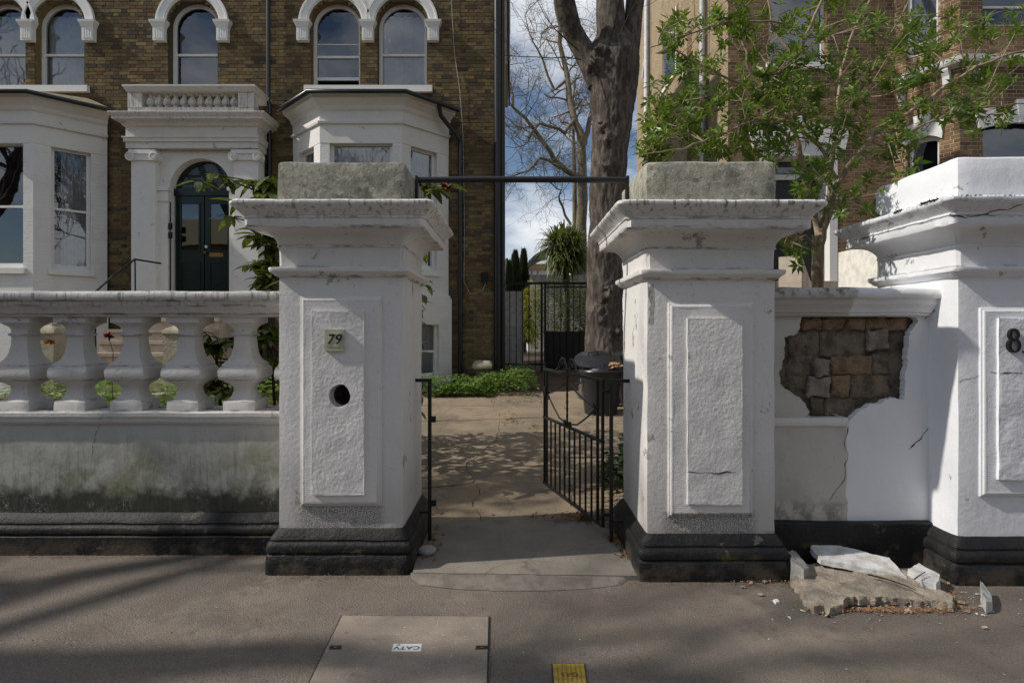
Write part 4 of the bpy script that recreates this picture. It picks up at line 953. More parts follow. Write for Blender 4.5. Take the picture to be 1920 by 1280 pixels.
def outline(u0, u1, z0, z1, ins, arch, zmax=None):
    """window outline, counter-clockwise from bottom left; arch 'round' springs from z1"""
    a, b, zb = u0 + ins, u1 - ins, z0 + ins
    if arch == 'round':
        c, r = (u0 + u1) / 2, (u1 - u0) / 2 - ins
        return [(a, zb), (b, zb)] + [(c + r * math.cos(math.pi * k / 16), z1 + r * math.sin(math.pi * k / 16)) for k in range(17)]
    if arch == 'segment':
        c = (u0 + u1) / 2; hw = (b - a) / 2; rise = hw * .25
        return [(a, zb), (b, zb)] + [(c + hw * math.cos(math.pi * k / 10), z1 - ins + rise * math.sin(math.pi * k / 10) ** 1.0) for k in range(11)]
    return [(a, zb), (b, zb), (b, z1 - ins), (a, z1 - ins)]
def window(parent, Mf, u0, u1, z0, z1, arch=None, d=.11, fw=.055, zmid=None, m='trim', curtain=None, opened=0, bars=(), sill=None, reveal=None, rm='wbrick', glass='glass'):
    n_ = MB(Mf); o0, o1 = outline(u0, u1, z0, z1, 0, arch), outline(u0, u1, z0, z1, fw, arch); n = len(o0)
    n_.rings([[(u, d + .07, z) for u, z in o0], [(u, d, z) for u, z in o0], [(u, d, z) for u, z in o1], [(u, d + .07, z) for u, z in o1]], False, False)
    wf = n_.build('window', M[m], parent)
    if reveal:
        r_ = MB(Mf); r_.rings([[(u, reveal[0], z) for u, z in o0], [(u, d + .071, z) for u, z in o0]], False, False); r_.build('reveal', M[rm], wf)
    zm = zmid if zmid is not None else (z0 + z1) / 2
    hi = [(u, z) for u, z in o1 if z > zm + .01]
    up = [(u0 + fw, zm), (u1 - fw, zm)] + hi
    g_ = MB(Mf); g_.add([(u, d + .035, z) for u, z in up], [tuple(range(len(up)))]); g_.build('pane', M[glass], wf)
    zl = z0 + fw + opened
    g_ = MB(Mf); g_.add([(u0 + fw, d + .055, zl), (u1 - fw, d + .055, zl), (u1 - fw, d + .055, zm), (u0 + fw, d + .055, zm)], [(0, 1, 2, 3)]); g_.build('pane', M[glass], wf)
    r_ = MB(Mf); r_.box(u0 + fw, u1 - fw, d + .02, d + .068, zm - .022, zm + .022); r_.build('meeting_rail', M[m], wf)
    r_ = MB(Mf); r_.box(u0 + fw, u1 - fw, d + .03, d + .069, zl - .01, zl + .05); r_.build('bottom_rail', M[m], wf)
    for bz in bars:
        r_ = MB(Mf); r_.box(u0 + fw, u1 - fw, d + .025, d + .05, bz - .009, bz + .009); r_.build('glazing_bar', M[m], wf)
    if sill:
        s_ = MB(Mf); s_.box(u0 - sill[0], u1 + sill[0], -sill[1], d + .02, z0 - sill[2], z0 + .006); s_.build('sill', M[m], wf)
    if curtain:
        c0, c1 = u0 + (u1 - u0) * curtain[0], u0 + (u1 - u0) * curtain[1]; c_ = MB(Mf); vs = []; K = 40
        zt = z1 + ((u1 - u0) * .30 if arch == 'round' else -.02)
        for k in range(K + 1):
            u = c0 + (c1 - c0) * k / K; dd = d + .105 + .02 * math.sin(k * 1.15) + .012 * math.sin(k * .47)
            vs += [(u, dd, z0 + .02), (u, dd * 1.0, zt)]
        c_.add(vs, [(2 * k, 2 * k + 2, 2 * k + 3, 2 * k + 1) for k in range(K)]); c_.build('curtain', M['curtain'], wf, smooth=80)
    return wf
def offset_plan(pts, off):
    """offset an open polyline to its outer (right hand = -y) side"""
    out = []; n = len(pts)
    for i in range(n):
        ns = []
        for a, b in ((i - 1, i), (i, i + 1)):
            if a < 0 or b >= n: continue
            d = (Vector(pts[b]) - Vector(pts[a])).normalized(); ns.append(Vector((d.y, -d.x)))
        m = sum(ns, Vector((0, 0))) / len(ns); m = m / max(m.length_squared, .2)
        out.append(Vector(pts[i]) + m * off)
    return out
def sweep(mb, pts, prof, top=True):
    rs = [[(p.x, p.y, z) for p in offset_plan(pts, o)] for o, z in prof]; n = len(pts)
    vs = [p for r in rs for p in r]
    fs = [(i * n + k, i * n + k + 1, (i + 1) * n + k + 1, (i + 1) * n + k) for i in range(len(rs) - 1) for k in range(n - 1)]
    if top: fs.append(tuple((len(rs) - 1) * n + k for k in range(n)))
    mb.add(vs, fs)
def facet(parent, A, B, z0, z1, wins, m, thk=.2, name='wall'):
    """wall between plan points A and B with rectangular openings (u0, u1, z0, z1); returns its frame"""
    A, B = Vector(A), Vector(B); U = (B - A); L = U.length; Mf = frame((A.x, A.y, 0), (U.x, U.y, 0), (-U.y, U.x, 0)); mb = MB(Mf); u = 0
    for a, b, c, d in sorted(wins):
        if a > u: mb.box(u, a, 0, thk, z0, z1)
        mb.box(a, b, 0, thk, z0, c); mb.box(a, b, 0, thk, d, z1); u = b
    mb.box(u, L, 0, thk, z0, z1); mb.build(name, M[m], parent); return Mf, L
def hood(mb, c, zs, r0, r1, d0, d1, n=24):
    """half ring of moulding round an arch, standing d1 out of the wall"""
    pr = [(r0, d0), (r0, d1 * .6), (r0 + .02, d1 * .62), (r0 + .03, d1), (r1 - .05, d1), (r1 - .04, d1 * 1.25), (r1, d1 * 1.25), (r1, d0)]
    rs = []
    for k in range(n + 1):
        g = math.pi * k / n; rs.append([(c + r * math.cos(g), -d, zs + r * math.sin(g)) for r, d in pr])
    mb.rings(rs)
def pipe(parent, pts, r, m='pipe', name='downpipe', n=10):
    mb = MB(); mb.tube(pts, r, n); return mb.build(name, M[m], parent, smooth=50)

# ------------------------------------------------------------------ brown brick villa with white bays
HL = 12.0
hl = thing('brick_house', 'dark brown brick villa with white arched windows, canted bays and a green front door', 'house', (-5.6, HL, .3))
MF = frame((0, HL, 0), (1, 0, 0), (0, 1, 0))
WZ0, WZS, WR = 6.46, 7.73, .505
wc = [X(2, HL), X(112, HL), X(362, HL), X(629, HL), X(754, HL)]
holes = [arch_hole(c, WR, WZ0, WZS) for c in wc]
holes += [rect_hole(-10.9, -8.25, 0, 5.75), rect_hole(-4.45, -1.35, 0, 5.75), rect_hole(-7.75, -5.1, 0, 5.9)]
brick_field(hl, MF, -11.4, -.24, .25, 9.0, holes, M['brick_l'], M['mortar'], 1, 300, lambda u, z: -10.4 < u < -.3 and 2.4 < z < 8.1)
mb = MB(); mb.box(-11.4, -.245, HL + .003, 18.3, 9.0, 10.8); mb.box(-.246, -.22, HL + .01, 18.3, .25, 10.8); mb.box(-11.4, -11.3, HL + .01, 18.3, .25, 9); mb.build('wall', M['mortar'], hl)
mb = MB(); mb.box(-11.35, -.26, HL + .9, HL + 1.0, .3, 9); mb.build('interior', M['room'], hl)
mb = MB(); mb.add([(-11.7, 11.7, 10.8), (-.05, 11.7, 10.8), (-.05, 18.5, 10.8), (-11.7, 18.5, 10.8), (-8, 15.2, 12.9), (-4.2, 15.2, 12.9)], [(0, 1, 5, 4), (1, 2, 5), (2, 3, 4, 5), (3, 0, 4), (0, 3, 2, 1)]); roof = mb.build('roof', M['slate'], hl)
for y0 in (13.1,):
    mb = MB(); mb.box(-.9, -.25, y0, y0 + 2.6, 10.7, 11.9); mb.build('chimney', M['brick_l'], roof)
for i, c in enumerate(wc):
    window(hl, MF, c - WR, c + WR, WZ0, WZS, 'round', d=.17, fw=.07, zmid=7.20 if i != 3 else 7.16, curtain=(0, 1) if i in (0, 1, 4) else None, opened=.16 if i == 3 else 0, bars=(7.42,) if i == 3 else (), reveal=(-.004,), rm='brick_l')
for grp in ((0, 1), (2,), (3, 4)):
    mb = MB(MF)
    for i in grp: hood(mb, wc[i], WZS + .02, WR + .04, WR + .235, -.03, .06)
    if len(grp) == 2:
        um_ = (wc[grp[0]] + wc[grp[1]]) / 2; mb.rings([[(um_ - a_, .0, z_), (um_ - a_, -.058, z_), (um_ + a_, -.058, z_), (um_ + a_, .0, z_)] for a_, z_ in ((.05, 7.75), (.085, 7.93), (.12, 8.05), (.2, 8.2), (.3, 8.36))])
    mb.build('window_hood', M['trim'], hl)
    xs_ = [(wc[grp[0]] - WR - .14)] + ([(wc[grp[0]] + wc[grp[1]]) / 2] if len(grp) == 2 else []) + [wc[grp[-1]] + WR + .14]
    for u in xs_:
        mb = MB(MF); mb.rings([[(u - a, .0, z), (u - a, -d, z), (u + a, -d, z), (u + a, .0, z)] for a, d, z in ((.115, .115, 7.36), (.115, .115, 7.62), (.125, .125, 7.64), (.15, .15, 7.70), (.165, .16, 7.72), (.17, .165, 7.765))])
        cp = mb.build('capital', M['trim'], hl)
        for k in range(4):
            mb = MB(MF); uu = u - .072 + k * .048; mb.box(uu - .014, uu + .014, -.123, -.113, 7.40, 7.60); mb.build('flute', M['trim'], cp)
    mb = MB(MF); mb.box(xs_[0] + .03, xs_[-1] - .02, -.10, .15, WZ0 - .13, WZ0 - .0); mb.build('window_sill', M['trim'], hl)

def bay(plan, zg, win_specs, zlow, roofx):
    """canted white bay: plan polyline left to right, windows per facet"""
    b = MB(); 
    zw0, zw1 = zlow, 5.40
    for i, (A, B) in enumerate(zip(plan[:-1], plan[1:])):
        ws = win_specs[i]; Mf, L = facet(hl, A, B, 2.16, zw1, [w_[:4] for w_ in ws], 'wbrick', .16, 'bay_wall')
        for w_ in ws:
            window(hl, Mf, *w_[:4], d=.09, fw=.06, zmid=w_[4], curtain=w_[5] if len(w_) > 5 else None, sill=(.05, .05, .10))
    sweep(b, plan, [(0, 5.38), (.05, 5.39), (.06, 5.43), (.012, 5.45), (.012, 5.62), (.03, 5.64), (.05, 5.66), (.07, 5.72), (.15, 5.78), (.20, 5.80), (.22, 5.86), (.24, 5.87)]); b.build('bay_cornice', M['house_white'], hl)
    b = MB(); sweep(b, plan, [(.0, 5.02), (.006, 5.03), (.006, 5.38)], False); b.build('bay_frieze', M['house_white'], hl)
    b = MB(); sweep(b, plan, [(.03, 2.10), (.06, 2.12), (.06, 2.17), (.004, 2.20)]); b.build('string_course', M['house_white'], hl)
    gp_ = offset_plan(plan, .30); pipe(hl, [(p.x, p.y, 5.885) for p in gp_], .045, name='gutter', n=8)
    rf = MB(); o_ = [(p.x, p.y, 5.93) for p in offset_plan(plan, .27)]; tp = [(p[0] * .75 + sum(q[0] for q in plan) / len(plan) * .25, HL - .02, 6.22) for p in plan]
    rf.add(o_ + tp, [(k, k + 1, len(plan) + k + 1, len(plan) + k) for k in range(len(plan) - 1)]); rf.build('bay_roof', M['slate'], hl)
    low = [(p.x, p.y) for p in offset_plan(plan, .10)]
    return low
planR = [(-4.45, 11.93), (-3.633, 11.1), (-2.079, 11.1), (-1.29, 11.93)]
L1 = math.hypot(.817, .83); L3 = math.hypot(.789, .83)
low = bay(planR, .3, [[(.28, L1 - .25, 2.66, 5.04, 3.8, (0, 1))], [(.18, 1.37, 2.66, 5.06, 3.8, (.0, 1))], [(.2, L3 - .30, 2.66, 5.04, 3.8, (0, .9))]], 2.2, 0)
for i, (A, B) in enumerate(zip(low[:-1], low[1:])):
    L_ = (Vector(B) - Vector(A)).length; ws = [(.25, L_ - .33, .55, 1.60)] if i == 2 else ([(.3, L_ - .3, .6, 1.6)] if i == 1 else [])
    Mf, L_ = facet(hl, A, B, .2, 2.12, ws, 'wbrick', .16, 'basement_wall')
    for w_ in ws: window(hl, Mf, *w_, arch='segment' if i == 2 else None, d=.08, fw=.05, curtain=(0, 1))
planL = [(-11.6, 11.93), (-10.75, 11.1), (-9.06, 11.1), (-8.23, 11.93)]
low2 = bay(planL, .3, [[], [(.2, 1.50, 2.66, 5.06, 3.85)], [(.27, 1.17 - .27, 2.66, 5.04, 3.85, (.28, .95))]], 2.2, 0)
for A, B in zip(low2[:-1], low2[1:]): facet(hl, A, B, .2, 2.12, [], 'wbrick', .16, 'basement_wall')

# porch
YP = 11.6
def PX(px, y=YP): return X(px, y)
a0, a1 = PX(318), PX(432); ac, ar = (a0 + a1) / 2, (a1 - a0) / 2; zs_ = Z(354, YP)
MPf = frame((0, YP, 0), (1, 0, 0), (0, 1, 0))
xl, xr = PX(246), PX(487); FL = 1.92
mb = MB(MPf); K = 20
arc = [(ac - ar * math.cos(math.pi * k / K), zs_ + ar * math.sin(math.pi * k / K)) for k in range(K + 1)]
ztp = Z(280, YP)
vs = [(u, dd, z) for dd in (0, .22) for u, z in ([(xl, FL), (xl, ztp)] + [(u, ztp) for u, z in arc] + [(xr, ztp), (xr, FL), (a1, FL)] + list(reversed(arc)) + [(a0, FL)])]
# front as strips: left jamb, right jamb, and quads between the arc and the top
mb.box(xl, a0, 0, .22, FL, ztp); mb.box(a1, xr, 0, .22, FL, ztp)
for k in range(K):
    (u, z), (u2, z2) = arc[k], arc[k + 1]
    mb.add([(u, 0, z), (u2, 0, z2), (u2, 0, ztp), (u, 0, ztp), (u, .22, z), (u2, .22, z2)], [(0, 1, 2, 3), (0, 4, 5, 1)])
mb.build('porch_wall', M['house_white'], hl)
for p0, p1 in ((246, 291), (438, 484)):
    u0, u1 = X(p0, 11.47), X(p1, 11.47); uc_ = (u0 + u1) / 2; hw = (u1 - u0) / 2; pz = Z(300, 11.47)
    mb = MB(); mb.box(u0, u1, 11.47, YP + .02, FL, pz); ps = mb.build('pilaster', M['house_white'], hl)
    mb = MB(); mb.rings([[(uc_ - hw - o_, 11.47 - o_, z), (uc_ + hw + o_, 11.47 - o_, z), (uc_ + hw + o_, YP + .01, z), (uc_ - hw - o_, YP + .01, z)] for o_, z in ((.06, FL - .01), (.06, FL + .07), (.035, FL + .09), (.05, FL + .12), (.004, FL + .17))]); mb.build('base', M['house_white'], ps)
    mb = MB(); mb.box(u0 - .03, u1 + .03, 11.42, YP + .01, pz + .11, pz + .19); mb.build('abacus', M['house_white'], ps)
    mb = MB(); mb.box(u0 + .02, u1 - .02, 11.44, YP + .01, pz - .01, pz + .115); mb.build('echinus', M['house_white'], ps)
    for s in (-1, 1):
        cu, cz = uc_ + s * (hw - .005), pz + .06
        mb = MB(); mb.tube([(cu, 11.60, cz), (cu, 11.40, cz)], .088, 16); mb.build('volute', M['house_white'], ps, smooth=50)
        mb = MB(); mb.tube([(cu + s * (.068 - .0022 * g) * math.cos(g * .45), 11.398, cz + (.068 - .0022 * g) * math.sin(g * .45)) for g in range(28)], .011, 5); mb.build('spiral', M['house_worn'], ps)
for s0, s1 in ((PX(283, 11.55), a0), (a1, PX(452, 11.55))):
    mb = MB(); mb.box(s0, s1 + .0, 11.545, YP + .05, FL, zs_ - .26); mb.box(s0 - .02, s1 + .012, 11.525, YP + .05, zs_ - .26, zs_ - .235); mb.box(s0, s1 + .004, 11.54, YP + .05, zs_ - .236, zs_ - .05); mb.box(s0 - .03, s1 + .02, 11.51, YP + .05, zs_ - .05, zs_ + .02); mb.build('impost', M['house_white'], hl)
# entablature
pp = [(xl - .02, HL), (xl - .02, 11.46), (xr + .02, 11.46), (xr + .02, HL)]
mb = MB(); sweep(mb, pp, [(-.1, ztp - .02), (.0, ztp - .018), (.0, ztp + .10), (.03, ztp + .105), (.03, ztp + .16), (.05, ztp + .18), (.05, ztp + .20), (.0, ztp + .215), (.0, ztp + .38), (.02, ztp + .395), (.04, ztp + .41), (.06, ztp + .45), (.10, ztp + .48), (.165, ztp + .50), (.17, ztp + .55), (.185, ztp + .56), (.215, ztp + .61), (.215, ztp + .63), (.0, ztp + .66)]); mb.build('entablature', M['house_worn'], hl)
zb = ztp + .66
# balcony parapet
pb0, pb1 = X(243, 11.35), X(478, 11.35); zt_ = Z(162, 11.3)
mb = MB(); mb.box(pb0, pb1, 11.30, 11.50, zb - .01, zb + .06); mb.build('parapet_base', M['house_worn'], hl)
mb = MB(); mb.rings([[(pb0 - o_, 11.27 - o_, z), (pb1 + o_, 11.27 - o_, z), (pb1 + o_, HL - .02, z), (pb1 - .2, HL - .02, z), (pb1 - .2, 11.49 + o_, z), (pb0 + .2, 11.49 + o_, z), (pb0 + .2, HL - .02, z), (pb0 - o_, HL - .02, z)] for o_, z in ((0, zt_ - .12), (.02, zt_ - .10), (.05, zt_ - .04), (.06, zt_ - .03), (.06, zt_))]); mb.build('parapet_rail', M['house_worn'], hl)
for u0, u1 in ((pb0, pb0 + .27), (pb1 - .30, pb1)):
    mb = MB(); mb.box(u0, u1, 11.29, 11.51, zb + .05, zt_ - .11); mb.build('parapet_pier', M['house_worn'], hl)
mbp = MB(); hz_ = zt_ - .11 - (zb + .05); mbp.lathe(0, 0, [(.06, 0), (.06, .03), (.04, .05), (.075, .11 * hz_ / .4), (.082, .17 * hz_ / .4), (.06, .25 * hz_ / .4), (.035, .30 * hz_ / .4), (.035, .34 * hz_ / .4), (.06, .37 * hz_ / .4), (.06, hz_)], 12)
o = mbp.build('parapet_baluster', M['house_worn'], None, smooth=50); pbm = o.data; bpy.data.objects.remove(o)
for k in range(11): inst('parapet_baluster', pbm, hl, (pb0 + .38 + k * (pb1 - pb0 - .80) / 10, 11.40, zb + .05))
# front door
YD = 11.79; d0, d1 = a0 - .0, a1 + .0; dm = (d0 + d1) / 2; dz1 = Z(368, YD)
MD = frame((0, YD, 0), (1, 0, 0), (0, 1, 0))
dr = MB(MD); dr.box(d0 - .05, d1 + .05, .02, .08, FL, zs_ + ar + .05); door = dr.build('front_door', M['green_paint'], hl, label='dark green panelled double front door')
mb = MB(MD); mb.box(d0, d1, -.05, .03, dz1, dz1 + .14); mb.build('transom', M['green_paint'], door)
fan = [(dm - (ar - .07) * math.cos(math.pi * k / 16), dz1 + .17 + (ar - .10) * math.sin(math.pi * k / 16)) for k in range(17)]
mb = MB(MD); mb.add([(u, .012, z) for u, z in fan], [tuple(range(17))]); mb.build('fanlight', M['glass_dim'], door)
for s, (l0, l1) in enumerate(((d0 + .03, dm - .01), (dm + .01, d1 - .03))):
    mb = MB(MD); mb.box(l0, l1, -.025, .03, FL + .02, dz1 - .01); lf = mb.build('door_leaf', M['green_paint'], door)
    q0, q1 = l0 + .12, l1 - .10
    zg0, zg1 = Z(470, YD), Z(383, YD)
    mb = MB(MD); mb.add([(q0, -.028, zg0), (q1, -.028, zg0), (q1, -.028, zg1), (q0, -.028, zg1)], [(0, 1, 2, 3)]); 
    g_ = mb.build('pane', M['glass'], door)
    for za, zb_ in ((zg0 - .02, zg1 + .02), (FL + .2, Z(492, YD))):
        for (x0_, x1_, z0_, z1_) in ((q0 - .03, q0, za, zb_), (q1, q1 + .03, za, zb_), (q0, q1, za, za + .025), (q0, q1, zb_ - .025, zb_)):
            mb = MB(MD); mb.box(x0_, x1_, -.040, -.02, z0_, z1_); mb.build('panel_moulding', M['green_paint'], door)
    mb = MB(MD); mb.box(q0, q1, -.0262, -.024, FL + .22, Z(494, YD)); mb.build('panel', M['green_paint'], door)
mb = MB(MD); zz_ = Z(478, YD); mb.box(dm + .10, dm + .38, -.034, -.02, zz_ - .04, zz_ + .04); mb.build('letterbox', M['brass'], door)
mb = MB(MD); mb.lathe(0, 0, [(.015, 0), (.03, .03), (.02, .05)], 12, Matrix.Translation((dm + .04, -.05, Z(474, YD))) @ Matrix.Rotation(R(90), 4, 'X')); mb.build('knob', M['brass'], door)
mb = MB(MD); mb.lathe(0, 0, [(.03, 0), (.03, .012)], 12, Matrix.Translation((dm + .04, -.03, Z(463, YD))) @ Matrix.Rotation(R(90), 4, 'X')); mb.build('lock', M['sign_white'], door)
for py in (425, 442):
    p = P(322, py, 11.57); mb = MB(); mb.box(p.x - .03, p.x + .03, 11.50, 11.55, p.z - .06, p.z + .06); mb.build('door_bell', M['ink'], hl)
# steps up to the door
sx0, sx1 = PX(262), PX(440)
nst = 8
for k in range(nst):
    zt2 = FL - k * (FL - .28) / nst; y1 = 11.58 - k * .29
    mb = MB(); mb.box(sx0, sx1, y1 - .31, y1 if k else YP + .3, zt2 - .06, zt2); mb.box(sx0 + .02, sx1 - .02, y1 - .28, y1 if k else YP + .3, .2, zt2 - .06); mb.build('step', M['stone'], hl)
for xx_ in (X(86, 9.45), X(338, 9.45)):
    mb = MB(); mb.sqloft(xx_, 9.55, [(.21, .2), (.21, 1.42), (.23, 1.44), (.23, 1.47), (.19, 1.52), (.09, 1.57), (.08, 1.60), (.06, 1.61)], 6, .006, 8); mb.build('stair_pier', M['pebble_pier'], hl, smooth=40)
hr = thing('handrail', 'thin black iron handrail climbing to the green front door', 'handrail', (X(240, 10.2), 10.2, .3))
pts = [P(178, 548, 9.6), P(212, 517, 9.9), P(253, 486, 10.5), P(301, 494, 11.2)]
mb = MB(); mb.tube([pts[0] + (pts[0] - pts[1]) * 1.2] + pts, .018, 8); mb.build('rail', M['iron'], hr)
for i in (0, 2):
    p = pts[i]; mb = MB(); mb.tube([p, Vector((p.x + .02, p.y, gz(p.y) + .1 if i == 0 else .9))], .014, 6); mb.build('baluster', M['iron'], hr)
# pipes and wires
pipe(hl, [(X(503, 11.9), 11.9, 9), (X(503, 11.9), 11.9, Z(190, 11.9)), (X(506, 11.9), 11.88, Z(200, 11.9)), (X(505, 11.9), 11.9, Z(215, 11.9)), (X(505, 11.9), 11.9, .4)], .045)
pipe(hl, [(-1.42, 11.42, 5.86), (-1.40, 11.5, 5.7), (-1.06, 11.9, 5.35), (-1.05, 11.9, 5.2), (-1.05, 11.9, .35)], .045)
pipe(hl, [(-.30, 11.92, 9.4), (-.30, 11.92, .35)], .07); pipe(hl, [(-.20, 12.06, 9.4), (-.20, 12.06, .35)], .06)
pipe(hl, [P(845, -20, 11.96), P(852, 100, 11.97), P(862, 170, 11.96), P(868, 250, 11.97), P(871, 420, 11.97), P(870, 530, 11.97), P(882, 552, 11.97), P(905, 545, 11.97), P(912, 528, 11.97)], .0045, 'grey_pipe', 'cable', 5)
mb = MB(); p = P(908, 520, 11.95); mb.box(p.x - .07, p.x + .07, 11.93, 12.0, p.z - .1, p.z + .1); mb.build('junction_box', M['ink'], hl)
mb = MB(); mb.box(-.215, -.10, 12.7, 15.2, 7.25, 9.4); mb.build('side_oriel', M['bright_render'], hl); mb = MB(); mb.box(-.09, -.05, 12.66, 15.3, 7.33, 9.4); mb.build('oriel_edge', M['pipe'], hl)

# ------------------------------------------------------------------ brown brick house beside it
HR = 12.0
hr_ = thing('brick_house', 'brown brick house with roughcast side wall, white keystone lintels and a lit bay', 'house', (8, HR, .3))
XR = X(1365, HR)
dx0, dx1 = X(1426, HR), X(1568, HR); dzt = Z(262, HR)
fx0, fx1 = X(1443, HR), X(1552, HR); fz0 = Z(120, HR)
BX0 = X(1676, HR)
brick_field(hr_, MF, XR, BX0 + .05, .3, 9.0, [rect_hole(dx0, dx1, 0, dzt + .12), rect_hole(fx0, fx1, fz0, 8.6)], M['brick_r'], M['mortar_b'], 2, 220, lambda u, z: 4.4 < u < 7.8 and 3 < z < 8.1, .005, .015)
mb = MB(); mb.box(XR, XR + .25, HR + .004, 20.7, .2, 13.4); mb.build('side_wall', M['roughcast'], hr_)
mb = MB(); mb.box(XR + .01, 15, HR + .006, 20.2, 9.1, 13.4); mb.box(14.8, 15, HR + .006, 20.2, .3, 9.1); mb.build('upper_wall', M['brick_r'], hr_)
mb = MB(); mb.add([(XR - .1, 11.6, 13.4), (15.3, 11.6, 13.4), (15.3, 20.9, 13.4), (XR - .1, 20.9, 13.4), (8, 16, 16), (12, 16, 16)], [(0, 1, 5, 4), (1, 2, 5), (2, 3, 4, 5), (3, 0, 4), (0, 3, 2, 1)]); mb.build('roof', M['slate'], hr_)
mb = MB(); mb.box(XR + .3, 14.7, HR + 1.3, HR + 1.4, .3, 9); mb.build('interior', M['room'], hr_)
window(hr_, MF, fx0, fx1, fz0, 8.6, d=.14, fw=.07, zmid=Z(45, HR), sill=(.08, .07, .12), reveal=(-.005,), rm='brick_r')
# brick strip and window in the side wall
MS = frame((XR, 0, 0), (0, -1, 0), (1, 0, 0))
def SY(px): return XR * F / (px - CX)
y_a, y_b = SY(1253), SY(1243)
yw0, yw1 = SY(1272), SY(1242)
mb = MB(); mb.box(XR - .05, XR + .02, yw0 - .06, yw1 + .06, Z(150, SY(1257)) - .1, Z(150, SY(1257)) - .0); mb.build('window_sill', M['trim'], hr_)
zsw0 = Z(150, SY(1257)); zsw1 = Z(35, SY(1257))
mb = MB(); mb.box(XR - .012, XR - .003, yw0, yw1, zsw0, zsw1); mb.build('window_reveal', M['brick_r'], hr_)
mb = MB(); mb.box(XR - .03, XR - .013, yw0 + .12, yw0 + .2, zsw0, zsw1); mb.build('window_frame', M['trim'], hr_)
mb = MB(); mb.box(XR - .02, XR - .013, yw0 + .2, yw1 - .15, zsw0 + .05, zsw1 - .06); mb.build('pane', M['glass'], hr_)
y0s, y1s = SY(1297), SY(1289)
brick_field(hr_, frame((XR - .006, 0, 0), (0, -1, 0), (1, 0, 0)), -y1s, -y0s, .4, 9.0, [], M['brick_r'], M['mortar_b'], 3)
yg = SY(1217)
pipe(hr_, [(XR - .08, yg, 13), (XR - .10, yg, Z(300, yg)), (XR - .18, yg - .1, Z(312, yg))], .075, 'grey_pipe'); pipe(hr_, [(XR - .05, yg - .28, 13), (XR - .05, yg - .28, 1)], .02)
yg = SY(1323)
pipe(hr_, [(XR - .08, yg, 13), (XR - .08, yg, .5)], .06, 'grey_pipe'); pipe(hr_, [(XR - .06, yg - .25, 13), (XR - .06, yg - .25, 1)], .02)
pipe(hr_, [(XR - .1, SY(1212), Z(140, 19)), (XR - .1, SY(1216), Z(112, 19))], .07, 'grey_pipe', 'waste_pipe')
# lintels with keystones
def lintel(Mf, u0, u1, z0, h_, key=True, rise=.16, proud=.05, m='trim'):
    c = (u0 + u1) / 2; hw = (u1 - u0) / 2; n = 14; mb = MB(Mf); vs = []
    for k in range(n + 1):
        t = -1 + 2 * k / n; zz2 = z0 + rise * (1 - t * t); sp_ = 1 + .10
        for d in (-proud, .02): vs += [(c + hw * t, d, zz2), (c + hw * t * sp_, d, zz2 + h_ * (1 - .15 * (1 - t * t)))]
    fs = []
    for k in range(n):
        a = k * 4; b = a + 4; fs += [(a, b, b + 1, a + 1), (a, a + 2, b + 2, b), (a + 1, b + 1, b + 3, a + 3)]
    fs += [(0, 1, 3, 2), (n * 4, n * 4 + 2, n * 4 + 3, n * 4 + 1)]
    mb.add(vs, fs); ln = mb.build('lintel', M[m], hr_)
    if key:
        mb = MB(Mf); zt2 = z0 + rise
        mb.rings([[(c - w_, -proud - .03, z), (c + w_, -proud - .03, z), (c + w_, .02, z), (c - w_, .02, z)] for w_, z in ((.09, zt2 - .01), (.15, zt2 + h_ + .06))]); mb.build('keystone', M[m], ln)
lintel(MF, dx0 - .16, dx1 + .16, Z(282, HR), .42, True, .20)
# porch recess and door
mb = MB(); mb.box(dx0 + .02, dx1 - .02, HR + .0, HR + .45, Z(292, HR), Z(258, HR) + .1); mb.build('porch_soffit', M['trim'], hr_)
for u0, u1 in ((dx0 - .02, dx0 + .14), (dx1 - .14, dx1 + .02)):
    mb = MB(); mb.box(u0, u1, HR - .015, HR + .45, 2.3, Z(262, HR)); mb.build('door_jamb', M['trim'], hr_)
mb = MB(); mb.box(dx0, dx1, HR + .45, HR + .5, 2.3, Z(250, HR)); dd = mb.build('front_door', M['dark_paint'], hr_, label='plain dark grey front door')
mb = MB(); mb.box(dx0 + .13, dx1 - .13, HR + .38, HR + .44, Z(328, HR), Z(318, HR)); mb.build('transom', M['trim'], dd)
mb = MB(); mb.add([(dx0 + .2, HR + .44, Z(315, HR)), (dx1 - .2, HR + .44, Z(315, HR)), (dx1 - .2, HR + .44, Z(294, HR)), (dx0 + .2, HR + .44, Z(294, HR))], [(0, 1, 2, 3)]); mb.build('fanlight', M['glass'], dd)
for z0_, z1_ in ((2.5, 3.1), (3.25, 4.2)):
    mb = MB(); mb.box(dx0 + .35, dx1 - .35, HR + .435, HR + .446, z0_, z1_); mb.build('panel', M['dark_paint'], dd)
mb = MB(); mb.box(dx0 - .3, dx1 + 1.2, 10.6, HR + .5, .3, 2.38); mb.build('porch_floor', M['stone'], hr_)
mb = MB(); sx = X(1455, 9.0); mb.add([(sx - .1, 8.0, .3), (sx + .9, 9.6, .3), (sx - .1, 8.0, Z(478, 8)), (sx + .9, 9.6, Z(545, 9)), (sx - .3, 8.25, .3), (sx + .7, 9.85, .3), (sx - .3, 8.25, Z(478, 8)), (sx + .7, 9.85, Z(545, 9))], [(0, 1, 3, 2), (4, 6, 7, 5), (2, 3, 7, 6), (0, 4, 5, 1), (0, 2, 6, 4), (1, 5, 7, 3)]); mb.build('stair_string', M['stone'], hr_)
p0, p1 = P(1572, 478, 9.6), P(1645, 478, 8.6)
wv_ = Vector((p1.x - p0.x, p1.y - p0.y, 0)).normalized(); nv_ = Vector((-wv_.y, wv_.x, 0)) * .25
